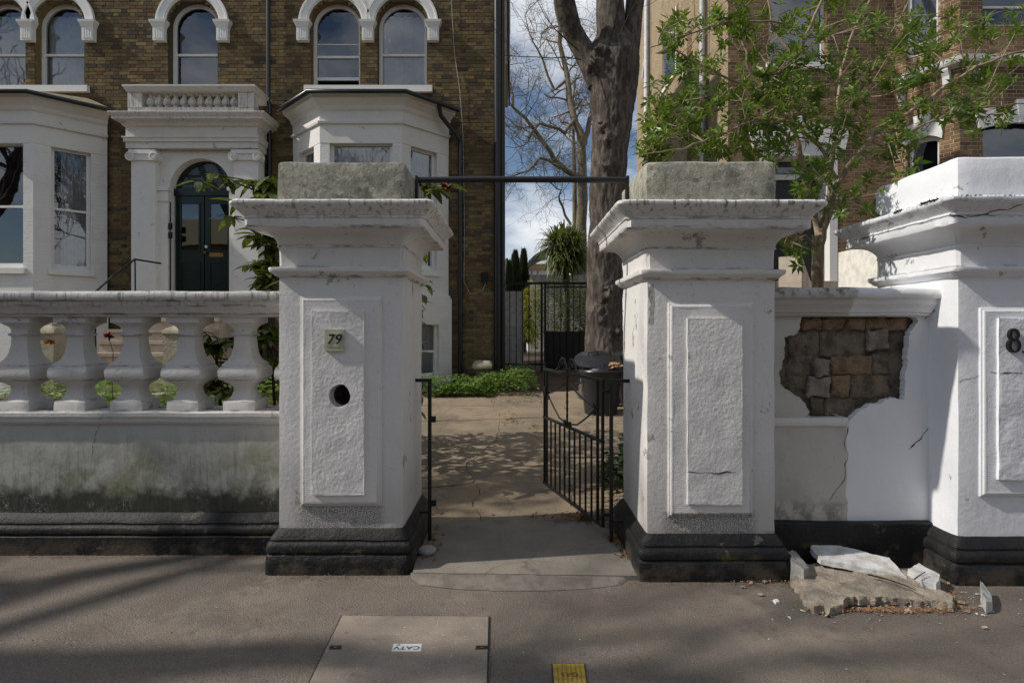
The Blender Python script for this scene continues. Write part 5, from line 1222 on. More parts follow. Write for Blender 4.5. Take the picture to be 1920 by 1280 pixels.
mb = MB(); q_ = [p0, p1, p1 + nv_, p0 + nv_]; mb.rings([[Vector((p.x, p.y, .3)) for p in q_], [Vector((p.x, p.y, 2.76)) for p in q_]]); mb.build('parapet_wall', M['bright_render'], hr_)
# the canted bay
plB = [(BX0, HR), (X(1800, 11.0), 11.0), (X(1800, 11.0) + 2.2, 11.0), (X(1800, 11.0) + 3.0, HR)]
A, B = Vector(plB[0]), Vector(plB[1]); Lb = (B - A).length
Mb1 = frame((A.x, A.y, 0), (B.x - A.x, B.y - A.y, 0), (-(B.y - A.y), B.x - A.x, 0)); Mb2 = frame((B.x, B.y, 0), (1, 0, 0), (0, 1, 0))
lz0, lz1, uz0, uz1 = 3.4, 5.22, Z(95, 11.4), 8.8
brick_field(hr_, Mb1, 0, Lb, .3, 9.0, [rect_hole(.26, Lb - .34, lz0, lz1 + .1), rect_hole(.22, Lb - .36, uz0, uz1)], M['brick_r'], M['mortar_b'], 4, 100, lambda u, z: 4.6 < z < 8, .005, .015)
brick_field(hr_, Mb2, 0, 2.2, .3, 9.0, [rect_hole(.42, 1.9, lz0, lz1 + .2), rect_hole(.42, 1.9, uz0 + .25, uz1)], M['brick_r'], M['mortar_b'], 5, 60, lambda u, z: u < 1.2 and 4.6 < z < 8, .005, .015)
mb = MB(); mb.box(plB[2][0], plB[3][0] + .1, 11.2, HR, .3, 9); mb.build('bay_return', M['brick_r'], hr_)
window(hr_, Mb1, .26, Lb - .34, lz0, lz1 - .0, 'segment', d=.09, fw=.07, zmid=4.5, reveal=(-.006,), rm='brick_r', glass='glass_dim')
window(hr_, Mb1, .22, Lb - .36, uz0, uz1, d=.09, fw=.07, zmid=Z(32, 11.4), curtain=(0, .9), opened=.16, reveal=(-.006,), rm='brick_r')
window(hr_, Mb2, .42, 1.9, lz0, lz1 + .1, 'segment', d=.09, fw=.05, zmid=4.2, reveal=(-.006,), rm='brick_r')
window(hr_, Mb2, .42, 1.9, uz0 + .25, uz1, d=.09, fw=.05, zmid=Z(8, 11.0), reveal=(-.006,), rm='brick_r')
lintel(Mb1, .2, Lb - .28, lz1 - .06, .36, True, .13, .05); lintel(Mb2, .34, 1.98, lz1 + .02, .36, True, .13, .05)
mb = MB(); sweep(mb, plB, [(0, 6.42), (.06, 6.44), (.17, 6.46), (.19, 6.5), (.19, 6.58), (.0, 6.62)]); mb.build('bay_sill_band', M['trim'], hr_)
for u, Mf in ((.16, Mb1), (Lb - .2, Mb1), (.3, Mb2)):
    mb = MB(Mf); mb.rings([[(u - .06, -d, z), (u + .06, -d, z), (u + .06, .02, z), (u - .06, .02, z)] for d, z in ((.03, 6.10), (.07, 6.16), (.09, 6.30), (.15, 6.40), (.15, 6.43))]); mb.build('bracket', M['trim'], hr_)
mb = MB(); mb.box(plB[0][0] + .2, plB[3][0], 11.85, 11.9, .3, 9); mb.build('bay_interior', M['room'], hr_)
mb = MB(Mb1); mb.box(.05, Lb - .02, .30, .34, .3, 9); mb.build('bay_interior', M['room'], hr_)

# ------------------------------------------------------------------ back fence and what stands behind it
YF = 15.0
fe = thing('iron_fence', 'tall black iron railing and gate closing the yard beside the big trunk', 'fence', (.9, YF, .45))
fz0_, fz1_ = .5, Z(531, YF)
for z in (fz1_, fz0_ + .12):
    mb = MB(); mb.box(-.24, 4.4, YF - .02, YF + .02, z - .03, z + .03); mb.build('rail', M['iron'], fe)
mb = MB(); mb.box(-.011, .011, -.011, .011, 0, fz1_ - fz0_); o = mb.build('bar', M['iron'], None); fbm = o.data; bpy.data.objects.remove(o)
gx0, gx1 = X(1017, YF), X(1110, YF)
k = -.22
while k < 4.3:
    if not (gx0 - .05 < k < gx0 + .05): inst('bar', fbm, fe, (k, YF, fz0_))
    k += .163
for x_ in (gx0 - .02, gx0 + .07, gx1 + .05):
    mb = MB(); mb.box(x_ - .03, x_ + .03, YF - .035, YF + .035, .42, fz1_ + .035); mb.build('post', M['iron'], fe)
mb = MB(); mb.box(gx0 + .09, gx1 + 1.5, YF + .025, YF + .04, .47, Z(621, YF)); mb.build('sheet_panel', M['iron'], fe)
mb = MB(); mb.box(gx0 + .08, gx1, YF - .024, YF + .024, Z(538, YF) - .02, Z(538, YF) + .02); mb.build('gate_rail', M['iron'], fe)
wm = MB()
for i in range(14): x_ = -.23 + i * .055; wm.tube([(x_, YF - .03, .5), (x_, YF - .03, Z(612, YF))], .0022, 3)
for i in range(18): z_ = .52 + i * .062; wm.tube([(-.23, YF - .03, z_), (.5, YF - .03, z_)], .0022, 3)
wm.build('wire_mesh', M['iron'], fe)
bd = thing('leaning_board', 'tall pale grey board standing behind the iron railing', 'board', (.0, 15.5, .47))
mb = MB(); mb.box(-.26, X(980, 15.4), 15.4, 15.44, .47, Z(546, 15.4)); mb.build('sheet', M['board'], bd)
mb = MB(); mb.box(X(980, 15.4) - .03, X(980, 15.4) + .02, 15.38, 15.46, .46, Z(545, 15.4)); mb.build('edge_strip', M['far_white'], bd)
fl_ = thing('flood_light', 'small pale lamp box on the corner of the dark brick villa', 'lamp', (X(944, 13.0), 13, Z(510, 13)))
p = P(944, 500, 13.0); mb = MB(); mb.rings([[(p.x - .05, 12.95, p.z - .13), (p.x + .04, 12.95, p.z - .13), (p.x + .04, 13.1, p.z - .13), (p.x - .05, 13.1, p.z - .13)], [(p.x - .03, 12.9, p.z + .13), (p.x + .075, 12.9, p.z + .15), (p.x + .075, 13.1, p.z + .15), (p.x - .03, 13.1, p.z + .13)]]); mb.build('housing', M['board'], fl_)
mb = MB(); mb.tube([(p.x, 13.02, p.z - .12), (p.x, 13.02, p.z - .3), (-.24, 13.02, p.z - .3)], .02, 6); mb.build('bracket', M['pipe'], fl_)
pi = thing('stone_bollard', 'squat stone post with a mossy flat top among the weeds', 'stone post', (X(905, 11.4), 11.4, .3))
c = X(905, 11.4); mb = MB(); mb.sqloft(c, 11.4, [(.12, .25), (.12, .76)], 4, .01, 7); mb.build('shaft', M['brick_grey'], pi, smooth=40)
mb = MB(); mb.sqloft(c, 11.4, [(.17, .75), (.185, .78), (.18, .84), (.15, .89), (.10, .90)], 6, .012, 8); mb.build('cap', M['pebble_pier'], pi, smooth=50)
# far garden building with a green curved roof
gb = thing('garden_building', 'pale garden building with a curved green roof behind the trees', 'building', (X(1010, 28), 28, .5))
mb = MB(); mb.box(X(990, 28), X(1100, 28), 28, 31, .45, Z(515, 28)); mb.build('wall', M['far_white'], gb)
mb = MB(); rs = []
for k in range(13):
    g = R(8 + 75 * k / 12); x_ = X(983, 27.5) + 1.5 * (1 - math.cos(g)); z_ = Z(517, 27.5) + 1.3 * math.sin(g); rs.append([(x_, 27.3, z_), (x_, 31.2, z_), (x_ + .03, 31.2, z_ - .09), (x_ + .03, 27.3, z_ - .09)])
rs.append([(X(1100, 28), 27.3, rs[-1][0][2]), (X(1100, 28), 31.2, rs[-1][0][2]), (X(1100, 28), 31.2, rs[-1][0][2] - .1), (X(1100, 28), 27.3, rs[-1][0][2] - .1)])
mb.rings(rs); mb.build('roof', M['canopy_green'], gb, smooth=40)
for x_ in (995, 1006): mb = MB(); mb.box(X(x_, 27.6), X(x_, 27.6) + .1, 27.5, 27.6, .5, Z(505, 27.6)); mb.build('post', M['far_white'], gb)
ft_ = thing('far_terrace', 'distant pale terrace roofline beyond the conifers', 'building', (X(975, 60), 60, .5))
mb = MB(); mb.box(X(940, 60), X(1060, 60), 60, 68, .4, Z(505, 60)); mb.build('wall', M['far_white'], ft_)
mb = MB(); mb.box(X(940, 60) - .2, X(1060, 60) + .2, 59.7, 68.2, Z(505, 60), Z(495, 60)); mb.build('roof', M['brick_r'], ft_)
for px in (992, 1040): mb = MB(); mb.box(X(px, 60), X(px + 8, 60), 61, 62, Z(497, 60), Z(485, 60)); mb.build('chimney', M['brick_r'], ft_)
for px in (955, 975, 1000, 1025):
    mb = MB(); mb.box(X(px, 60), X(px + 9, 60), 59.93, 60.02, Z(545, 60), Z(520, 60)); mb.build('window', M['room'], ft_)

# ------------------------------------------------------------------ bins
GB = 'bins under the big tree'
bn = thing('dustbin', 'round black dustbin overflowing with bags, its lid tipped back', 'bin', (1.36, 9.0, gz(9)), GB); zb0 = gz(9) + .005
mb = MB(); mb.lathe(1.36, 9.0, [(.235, zb0), (.245, zb0 + .02), (.25, zb0 + .05), (.30, zb0 + .52), (.305, zb0 + .53), (.315, zb0 + .60), (.335, zb0 + .62), (.345, zb0 + .66), (.335, zb0 + .68), (.30, zb0 + .665), (.28, zb0 + .60), (.1, zb0 + .58)], 32); mb.build('body', M['plastic'], bn, smooth=40)
for s in (-1, 1):
    mb = MB(); mb.tube([(1.36 + s * .30, 8.9, zb0 + .50), (1.36 + s * .37, 8.9, zb0 + .46), (1.36 + s * .37, 9.1, zb0 + .46), (1.36 + s * .30, 9.1, zb0 + .50)], .015, 6); mb.build('handle', M['plastic'], bn)
bg_ = MB(); rs = []
for j in range(9):
    v = j / 8; r_ = .27 * math.cos(v * 1.45) ; rs.append([Vector((1.38 + r_ * math.cos(k * .3142) * (1 + .14 * noise.noise(Vector((math.cos(k * .3142) * 2, math.sin(k * .3142) * 2, v * 3)))), 8.97 + r_ * math.sin(k * .3142), zb0 + .60 + .17 * math.sin(v * 1.5) + .03 * noise.noise(Vector((k * .7, v * 4, 2))))) for k in range(20)])
bg_.rings(rs); o = bg_.build('bin_bag', M['bag'], None, smooth=60); tag(o, 'shiny black refuse bag bulging out of the round dustbin', 'bag')
LM = Matrix.Translation((1.26, 9.12, zb0 + .84)) @ Matrix.Rotation(R(24), 4, 'X') @ Matrix.Rotation(R(-5), 4, 'Y') @ Matrix.Scale(.86, 4)
mb = MB(); mb.lathe(0, 0, [(.335, -.05), (.345, -.03), (.34, .0), (.30, .02), (.20, .055), (.08, .075), (.02, .078)], 32, LM); lt = mb.build('lid', M['plastic'], bn, smooth=40)
mb = MB(LM); mb.tube([(-.09, 0, .06), (-.08, 0, .125), (.08, 0, .125), (.09, 0, .06)], .012, 6); mb.build('handle', M['plastic'], lt)
cb = MB(); random.seed(9)
for k in range(9):
    p = Vector((1.52 + random.uniform(-.09, .10), 8.86 + random.uniform(-.05, .1), zb0 + .70 + random.uniform(0, .06))); cb.leaf(p, (random.uniform(-1, 1), random.uniform(-1, 1), .4), (random.uniform(-.5, .5), -.6, 1), .13, .09, .3)
o = cb.build('paper_waste', M['card'], None); tag(o, 'crumpled brown paper on top of the dustbin bags', 'paper')
wb = thing('wheelie_bin', 'black wheelie bin behind the pillar beside the round dustbin', 'bin', (1.98, 9.45, gz(9.4)), GB); z0b = gz(9.45)
mb = MB(); mb.rings([[(1.98 - a, 9.45 - a, z), (1.98 + a, 9.45 - a, z), (1.98 + a, 9.45 + a, z), (1.98 - a, 9.45 + a, z)] for a, z in ((.21, z0b + .06), (.27, z0b + .80), (.285, z0b + .81), (.285, z0b + .85))]); mb.build('body', M['plastic'], wb)
mb = MB(); mb.rings([[(1.98 - a, 9.43 - a, z), (1.98 + a, 9.43 - a, z), (1.98 + a, 9.45 + a, z), (1.98 - a, 9.45 + a, z)] for a, z in ((.30, z0b + .852), (.30, z0b + .88), (.24, z0b + .92))]); mb.build('lid', M['plastic'], wb)
for s in (-1, 1):
    mb = MB(); mb.tube([(1.98 + s * .23, 9.64, z0b + .1), (1.98 + s * .28, 9.64, z0b + .1)], .1, 16); mb.build('wheel', M['plastic'], wb, smooth=50)

# ------------------------------------------------------------------ trees and plants
def grow(mb, p, d, L, r, lev, rng, up=.15, spread=.9, seg=5, minr=.004, kink=.25, tips=None, n0=7, kids=(3, 5), keep=None):
    """one limb as a crooked tapering tube, then its side limbs"""
    pts = [Vector(p)]; d = Vector(d).normalized(); rad = [r]; r1 = max(r * .42, minr)
    for i in range(seg):
        d = (d + Vector((rng.gauss(0, kink), rng.gauss(0, kink), rng.gauss(0, kink) + up * .3))).normalized()
        pts.append(pts[-1] + d * L / seg); rad.append(r + (r1 - r) * (i + 1) / seg)
    if keep is not None and not keep(pts[-1]): return
    mb.tube(pts, rad, max(3, n0 - (3 - min(lev, 3)) * 1), cap=False)
    if tips is not None and lev <= 1: tips += pts[2:]
    if lev <= 0: return
    for k in range(rng.randint(*kids)):
        t = rng.uniform(.3, 1.0); i = min(int(t * seg), seg - 1); q = pts[i].lerp(pts[i + 1], t * seg - i)
        ax = (pts[i + 1] - pts[i]).normalized(); o = ax.orthogonal().normalized(); o.rotate(Quaternion(ax, rng.uniform(0, 6.28)))
        grow(mb, q, ax * rng.uniform(.5, 1.0) + o * spread * rng.uniform(.6, 1.2), L * rng.uniform(.45, .75), max(rad[i] * rng.uniform(.4, .65), minr), lev - 1, rng, up, spread, seg, minr, kink, tips, n0, kids, keep)

# the big garden trunk with burls and three limbs
bt = thing('big_tree', 'thick bare tree trunk with burls forking into three limbs behind the bins', 'tree', (X(1132, 10.5), 10.5, gz(10.5)))
YT = 10.5
BURLS = [(1124, 236, .13, .10), (1114, 292, .10, .06), (1142, 262, .12, .08), (1106, 378, .12, .09), (1114, 345, .10, .06), (1140, 548, .14, .10), (1104, 470, .09, .05), (1122, 590, .16, .05), (1112, 120, .13, .09), (1128, 98, .12, .12), (1098, 132, .10, .06), (1150, 420, .10, .05), (1135, 310, .10, .05), (1160, 620, .14, .06)]
BURLS = [(P(a, b, YT - .33), r, h) for a, b, r, h in BURLS]
def limb(mb, sec, n=26, amp=.05, cap=True, seed=0, ridge=.014):
    """sec: (px left, px right, py, depth) outline rows, lofted round with lumps, furrows and burls"""
    fine = []
    for (a, b) in zip(sec[:-1], sec[1:]):
        k = max(2, int(abs(a[2] - b[2]) / 3.5))
        for s in range(k): t = s / k; fine.append([a[i] + (b[i] - a[i]) * t for i in range(4)])
    fine.append(list(sec[-1])); rs = []
    for l, r_, py, Y in fine:
        c = P((l + r_) / 2, py, Y); rr = (r_ - l) / 2 / F * Y; ring = []
        for k in range(n):
            g = 2 * math.pi * k / n; dv = Vector((math.cos(g), math.sin(g), 0)); p = c + dv * rr
            q = noise.noise(Vector((p.x * 2.2, p.y * 2.2, p.z * 1.1 + seed))) * 1.0 + .5 * max(0, noise.noise(Vector((p.x * 4, p.y * 4, p.z * 3 + 7)))) + .3 * noise.noise(Vector((p.x * 9, p.y * 9, p.z * 3)))
            off = q * amp - ridge * (1 - min(1, abs(noise.noise(Vector((p.x * 13, p.y * 13, p.z * 2.6 + seed)))) * 3.2)) + ridge * .8 * noise.noise(Vector((p.x * 30, p.y * 30, p.z * 9)))
            for bp, br, bh in BURLS:
                dd = (p - bp).length
                if dd < br * 3.5: off += bh * math.exp(-(dd / br) ** 2) * (1 + 1.3 * noise.noise(p * 13) + .8 * noise.noise(p * 27))
            ring.append(p + dv * off)
        rs.append(ring)
    mb.rings(rs, False, cap)
mb = MB()
limb(mb, [(1078, 1190, 760, YT), (1088, 1180, 715, YT), (1096, 1168, 670, YT), (1098, 1166, 600, YT), (1099, 1165, 540, YT), (1100, 1166, 470, YT), (1106, 1168, 420, YT), (1108, 1172, 340, YT), (1108, 1176, 290, YT), (1110, 1184, 220, YT), (1106, 1192, 175, YT), (1096, 1196, 140, YT), (1096, 1198, 112, YT), (1108, 1192, 86, YT + .05), (1124, 1182, 62, YT + .1), (1138, 1170, 40, YT + .1)], 110, .04)
limb(mb, [(1102, 1150, 165, YT - .02), (1084, 1134, 120, YT - .05), (1066, 1110, 85, YT - .1), (1050, 1090, 50, YT - .25), (1040, 1080, 15, YT - .4), (1032, 1070, -40, YT - .6), (1010, 1045, -130, YT - 1), (985, 1012, -260, YT - 1.4)], 48, .02, seed=3, ridge=.006)
limb(mb, [(1124, 1172, 150, YT - .08), (1121, 1172, 80, YT - .1), (1118, 1170, 20, YT - .1), (1118, 1166, -60, YT - .1), (1112, 1152, -190, YT), (1104, 1136, -330, YT)], 48, .02, seed=5, ridge=.006)
limb(mb, [(1148, 1196, 150, YT - .04), (1158, 1199, 90, YT), (1170, 1204, 40, YT), (1176, 1210, -10, YT), (1186, 1216, -90, YT), (1200, 1226, -220, YT + .3)], 48, .02, seed=8, ridge=.006)
rng = random.Random(12)
mb.build('trunk', M['bark'], bt, smooth=70)
mb = MB(); rng = random.Random(4)
for (px, py, Y, dx, dz) in ((990, -280, 9.1, -.4, 1), (1115, -330, 10.5, -.1, 1), (1210, -220, 10.8, .3, 1)):
    for k in range(3): grow(mb, P(px, py + k * 30, Y), (dx + rng.uniform(-.5, .5), rng.uniform(-.5, .5), dz), 2.6, .09, 3, rng)
for (px, py, dx, dz) in ((1085, 95, -.8, .25), (1090, 112, -.9, .05), (1165, 60, .3, .5), (1135, 100, .2, .6)):
    grow(mb, P(px, py, YT - .35), (dx, -.25, dz), 1.4, .011, 2, rng, kink=.12, minr=.003, spread=.5, kids=(1, 3))
mb.build('crown', M['bark_dark'], bt)

# bare tree further off, its limbs reaching over the gap between the houses
ft = thing('bare_tree', 'tall bare olive barked tree against the sky between the houses', 'tree', (X(1090, 30), 30, .47))
YB = 30.0
def pxl(L, Y=YB): return [P(a, b, Y + (c if c else 0)) for a, b, c in L]
mains = [([(1090, 640, 0), (1091, 420, 0), (1092, 330, 0), (1091, 270, 0), (1080, 230, 0), (1068, 190, .5), (1062, 140, 1), (1050, 80, 1), (1045, 20, 1), (1050, -60, 1)], .30),
         ([(1092, 330, 0), (1075, 330, -.4), (1055, 315, -.8), (1030, 285, -1), (1005, 245, -1.2), (985, 225, -1.4), (965, 200, -1.5), (955, 170, -1.5), (948, 120, -1.6)], .17),
         ([(1091, 275, 0), (1098, 260, .3), (1105, 230, .6), (1112, 190, .8), (1120, 120, 1), (1118, 40, 1)], .18),
         ([(1078, 225, 0), (1060, 250, -.5), (1035, 235, -.9), (1012, 232, -1), (995, 250, -1), (985, 270, -1), (975, 272, -1)], .10),
         ([(1055, 315, -.8), (1035, 305, -1), (1010, 298, -1.4), (990, 320, -1.6), (965, 330, -1.8), (945, 345, -2)], .10),
         ([(1062, 150, 1), (1040, 170, .5), (1020, 110, 0), (1000, 80, -.2), (985, 30, -.3)], .09),
         ([(1070, 420, 1), (1060, 400, 1), (1048, 375, .6), (1052, 360, .4), (1040, 345, .2), (1020, 335, 0)], .08),
         ([(1078, 640, 1.5), (1077, 380, 1.5), (1076, 280, 1.5), (1072, 200, 1.6), (1080, 140, 1.6)], .16)]
mbt = MB(); mbc = MB(); rng = random.Random(21)
for L, r in mains:
    pts = pxl(L); sm = [pts[0]]
    for a, b in zip(pts[:-1], pts[1:]):
        for s in (.5, 1): sm.append(a.lerp(b, s) + Vector((rng.gauss(0, .04), rng.gauss(0, .1), rng.gauss(0, .04))))
    rad = [r * (1 - .78 * i / (len(sm) - 1)) for i in range(len(sm))]
    mbt.tube(sm, rad, 8)
    for i in range(len(sm) // 3, len(sm)):
        for k in range(2 if i > len(sm) * .4 else 1):
            d = (sm[i] - sm[i - 1]).normalized(); o = Vector((rng.gauss(0, 1), rng.gauss(0, .6), rng.gauss(.25, .8)))
            grow(mbc, sm[i], d * .5 + o * .8, rng.uniform(1.1, 2.3), max(rad[i] * .35, .02), 2, rng, up=.2, spread=1.0, seg=5, minr=.0065, kink=.28, n0=5, kids=(3, 6))
mbt.build('trunk', M['bark_far'], ft, smooth=60); mbc.build('crown', M['bark_far'], ft)

# street trees on the kerb and over the road: they throw the dappled shade and fill the window panes
def street_tree(x, y, H, seed, label, r0=.26, lev=4, kids=(3, 4)):
    t = thing('street_tree', label, 'tree', (x, y, 0), 'bare street trees along the kerb'); rng = random.Random(seed)
    m1 = MB(); m2 = MB(); z0 = -.02 if y > -3 else -.2
    tp = [Vector((x + .1 * noise.noise(Vector((i, seed, 0))), y + .1 * noise.noise(Vector((seed, i, 0))), z0 + H * .42 * i / 6)) for i in range(7)]
    m1.tube(tp, [r0 * (1.25 - .05 * i if i else 1.5) * .9 for i in range(7)], 14); m1.build('trunk', M['bark'], t, smooth=70)
    for k in range(6):
        a = k * 1.047 + rng.uniform(-.3, .3); s = rng.uniform(.35, .85)
        grow(m2, tp[-1] - Vector((0, 0, rng.uniform(0, .8))), (math.cos(a) * s, math.sin(a) * s, 1), H * .34, r0 * .55, lev, rng, up=.3, spread=.75, seg=6, minr=.012, kink=.16, n0=7, kids=kids)
    m2.build('crown', M['bark'], t)
street_tree(-10.2, .9, 12, 112, 'bare street tree on the kerb up the road from the balustrade', .40, 3, (2, 4))
street_tree(-19.5, .9, 13, 32, 'bare street tree on the kerb well up the road from the villa', .38, 3, (2, 3))
street_tree(7.5, 1.0, 12, 33, 'bare street tree on the kerb beyond the fallen render')
street_tree(-3.5, -13.2, 13, 34, 'bare street tree across the road facing the villa')
street_tree(3.0, -13.4, 13, 35, 'bare street tree across the road facing the gate')
street_tree(-10.5, -13.3, 13, 36, 'bare street tree across the road facing the far bay of the villa')
street_tree(9.5, -13.3, 13, 38, 'bare street tree across the road facing the brown brick house')
# terrace over the road, mirrored in the panes
ot = thing('terrace_house', 'brown brick terrace across the road with rows of sash windows', 'house', (0, -24, -.1))
mb = MB(); mb.box(-34, 34, -32, -24, -.2, 8.4); mb.build('wall', M['brick_r'], ot)
mb = MB(); mb.rings([[(-34.3, y_, z_) for y_, z_ in ((-23.7, 8.4), (-28, 11.2), (-32.3, 8.4))], [(34.3, y_, z_) for y_, z_ in ((-23.7, 8.4), (-28, 11.2), (-32.3, 8.4))]]); mb.build('roof', M['slate'], ot)
for i_ in range(20):
    for z_ in (.9, 4.6):
        mb = MB(); mb.box(-32 + i_ * 3.3, -30.9 + i_ * 3.3, -24.05, -23.97, z_, z_ + 2.1); w_ = mb.build('window', M['trim'], ot)
        mb = MB(); mb.box(-31.9 + i_ * 3.3, -31.0 + i_ * 3.3, -23.965, -23.955, z_ + .1, z_ + 2.0); mb.build('pane', M['room'], w_)
# evergreen added out of frame over the balustrade: it keeps the wall in shade
hy = thing('added_shade_tree', 'unseen evergreen added to shade the balustrade wall', 'tree', (-6.7, 4.75, gz(4.7))); rng = random.Random(77)
mb = MB(); mb.tube([(-6.7, 4.75, .0), (-6.75, 4.6, 1.6), (-6.7, 4.4, 3.2), (-6.6, 4.3, 5.4)], [.11, .09, .07, .02], 10); mb.build('trunk', M['bark'], hy, smooth=60)
mb = MB()
for k in range(5200):
    v = Vector((rng.gauss(0, 1), rng.gauss(0, 1), rng.gauss(0, 1))).normalized() * rng.uniform(.25, 1) ** .5
    p = Vector((-6.7 + v.x * 1.1, 4.30 + v.y * .72, 4.25 + v.z * 1.95))
    if noise.noise(p * 1.5) < -.22: continue
    a = rng.uniform(0, 6.28); mb.leaf(p, (math.cos(a), math.sin(a), rng.uniform(-.6, .4)), (rng.gauss(0, .4), rng.gauss(0, .4), 1), rng.uniform(.07, .11), .05, .2)
mb.build('crown', M['leaf_dark'], hy)

# shrub tree with fresh whorls of leaves behind the broken wall
sh = thing('leafy_shrub', 'multi stemmed shrub in fresh green leaf rising behind the broken wall', 'shrub', (2.6, 5.0, gz(5)))
YS = 4.8
stems = [([(1533, 640, 0), (1533, 530, 0), (1534, 470, 0), (1540, 430, 0)], .048, .042),
         ([(1534, 450, 0), (1525, 385, 0), (1510, 320, -.05), (1492, 255, -.1), (1478, 185, -.1), (1492, 110, -.15), (1520, 50, -.2), (1545, -10, -.2)], .026, .010),
         ([(1540, 440, 0), (1553, 370, .1), (1562, 290, .15), (1570, 210, .2), (1577, 130, .25), (1600, 60, .3), (1640, -20, .3)], .020, .009),
         ([(1545, 430, 0), (1570, 345, -.1), (1600, 300, -.2), (1640, 250, -.25), (1700, 215, -.3), (1760, 170, -.3), (1830, 125, -.3), (1900, 100, -.3), (1960, 80, -.3)], .024, .006),
         ([(1545, 395, 0), (1580, 370, .1), (1615, 340, .2), (1650, 322, .3), (1690, 300, .3)], .016, .005),
         ([(1568, 335, -.1), (1530, 265, -.2), (1480, 225, -.3), (1430, 180, -.4), (1400, 120, -.45), (1390, 60, -.5), (1400, -10, -.5)], .018, .006),
         ([(1480, 225, -.3), (1420, 225, -.5), (1360, 250, -.7), (1300, 270, -.8), (1240, 285, -.9), (1205, 290, -.95)], .011, .004),
         ([(1430, 180, -.4), (1370, 150, -.5), (1310, 120, -.6), (1260, 90, -.6), (1230, 100, -.7)], .010, .004),
         ([(1470, 45, -.1), (1400, 40, -.1), (1330, 50, -.2), (1270, 70, -.2), (1215, 90, -.2)], .009, .004),
         ([(1577, 130, .25), (1640, 120, .3), (1700, 90, .35), (1770, 60, .4), (1830, 40, .4), (1890, 20, .4)], .010, .004),
         ([(1640, 250, -.25), (1710, 245, -.3), (1780, 215, -.3), (1850, 200, -.3), (1930, 195, -.3)], .009, .004),
         ([(1534, 470, 0), (1510, 440, -.1), (1490, 450, -.2), (1470, 460, -.3)], .010, .005),
         ([(1492, 110, -.15), (1450, 60, -.1), (1440, 0, -.1), (1430, -40, 0)], .010, .005),
         ([(1570, 210, .2), (1620, 160, .1), (1650, 100, 0), (1690, 30, 0), (1720, -30, 0)], .010, .004),
         ([(1430, 180, -.4), (1380, 190, -.3), (1330, 180, -.2), (1280, 190, -.1), (1235, 200, 0)], .009, .004)]
mbs = MB(); nodes = []; rng = random.Random(17)
for L, r0, r1 in stems:
    pts = [P(a, b, YS + c) for a, b, c in L]; sm = []
    for i in range(len(pts) - 1):
        for s in range(3): sm.append(pts[i].lerp(pts[i + 1], s / 3) + Vector((rng.gauss(0, .008), rng.gauss(0, .012), rng.gauss(0, .008))) * (1 if s else 0))
    sm.append(pts[-1]); mbs.tube(sm, [r0 + (r1 - r0) * i / (len(sm) - 1) for i in range(len(sm))], 8)
    if r0 < .04: nodes += sm[3:]
for k in range(3):
    mbs.tube([P(1533 + k * 5 - 6, 540, 5 - .03), P(1530 + k * 7 - 6, 440, 5 - .04)], [.022, .012], 6)
def whorl_mesh(seed, mat_, n, L0, L1, wr, name):
    rg = random.Random(seed); mb = MB()
    for k in range(n):
        a = k * 2.4 + rg.uniform(-.3, .3); el = rg.uniform(-.15, .95); d = Vector((math.cos(a) * math.cos(el), math.sin(a) * math.cos(el), math.sin(el))); L = rg.uniform(L0, L1)
        mb.leaf(d * .006 + Vector((0, 0, -.02 + .05 * k / n)), d, (rg.uniform(-.3, .3), rg.uniform(-.3, .3), 1), L, L * wr, rg.uniform(.0, .3))
    o = mb.build(name, mat_); me = o.data; bpy.data.objects.remove(o); return me
wm_ = [whorl_mesh(s, M['leaf_spring'], 10 + s % 4, .048, .092, .40, 'leaf_cluster') for s in range(6)]
zones = [(1205, 1480, 150, 300, 150), (1240, 1500, 20, 160, 80), (1460, 1640, 0, 240, 85), (1640, 1920, 20, 250, 120), (1600, 1720, 230, 345, 26), (1470, 1560, 300, 395, 24), (1465, 1530, 440, 500, 8), (1195, 1250, 230, 300, 12), (1300, 1400, -40, 60, 14), (1560, 1660, 340, 410, 12), (1500, 1570, 230, 330, 12), (1440, 1610, 150, 330, -26)]
extra = MB(); cnt = 0
for zx0, zx1, zy0, zy1, num in zones:
    near = num < 0
    for k in range(abs(num)):
        px, py = rng.uniform(zx0, zx1), rng.uniform(zy0, zy1); best = None
        yy = YS + rng.uniform(-.85, .45)
        if px < 1480 and py > 270: yy = max(yy, 4.6)
        if near: yy = rng.uniform(4.0, 4.35)
        p = P(px, py, yy)
        nb = min(nodes, key=lambda q: (q - p).length_squared * (1 if q.z < p.z + .1 else 2.0))
        if (nb - p).length > (.9 if near else .55): p = nb + (p - nb).normalized() * rng.uniform(.3, .5)
        m_ = nb.lerp(p, .5) + Vector((rng.gauss(0, .03), rng.gauss(0, .03), rng.uniform(-.03, .05)))
        mbs.tube([nb, m_, p], [.0045, .0035, .0025], 4); 
        if rng.random() < .5: nodes.append(m_)
        for q in [p] + ([nb.lerp(p, rng.uniform(.4, .75))] if rng.random() < .6 else []):
            d = (p - nb).normalized(); ro = (d * .6 + Vector((0, 0, .7)) + Vector((rng.gauss(0, .3), rng.gauss(0, .3), 0))).to_track_quat('Z', 'Y').to_euler()
            s = rng.uniform(.5, 1.2); cnt += 1
            if cnt <= 300: inst('leaf_cluster', rng.choice(wm_), sh, q, ro, (s, s, s))
            else:
                Mx = Matrix.LocRotScale(q, ro, Vector((s, s, s))); me = rng.choice(wm_); extra.add([Mx @ v.co for v in me.vertices], [tuple(f.vertices) for f in me.polygons])
mbs.build('stems', M['bark_shrub'], sh, smooth=60)
if extra.v: extra.build('foliage', M['leaf_spring'], sh, kind='stuff')

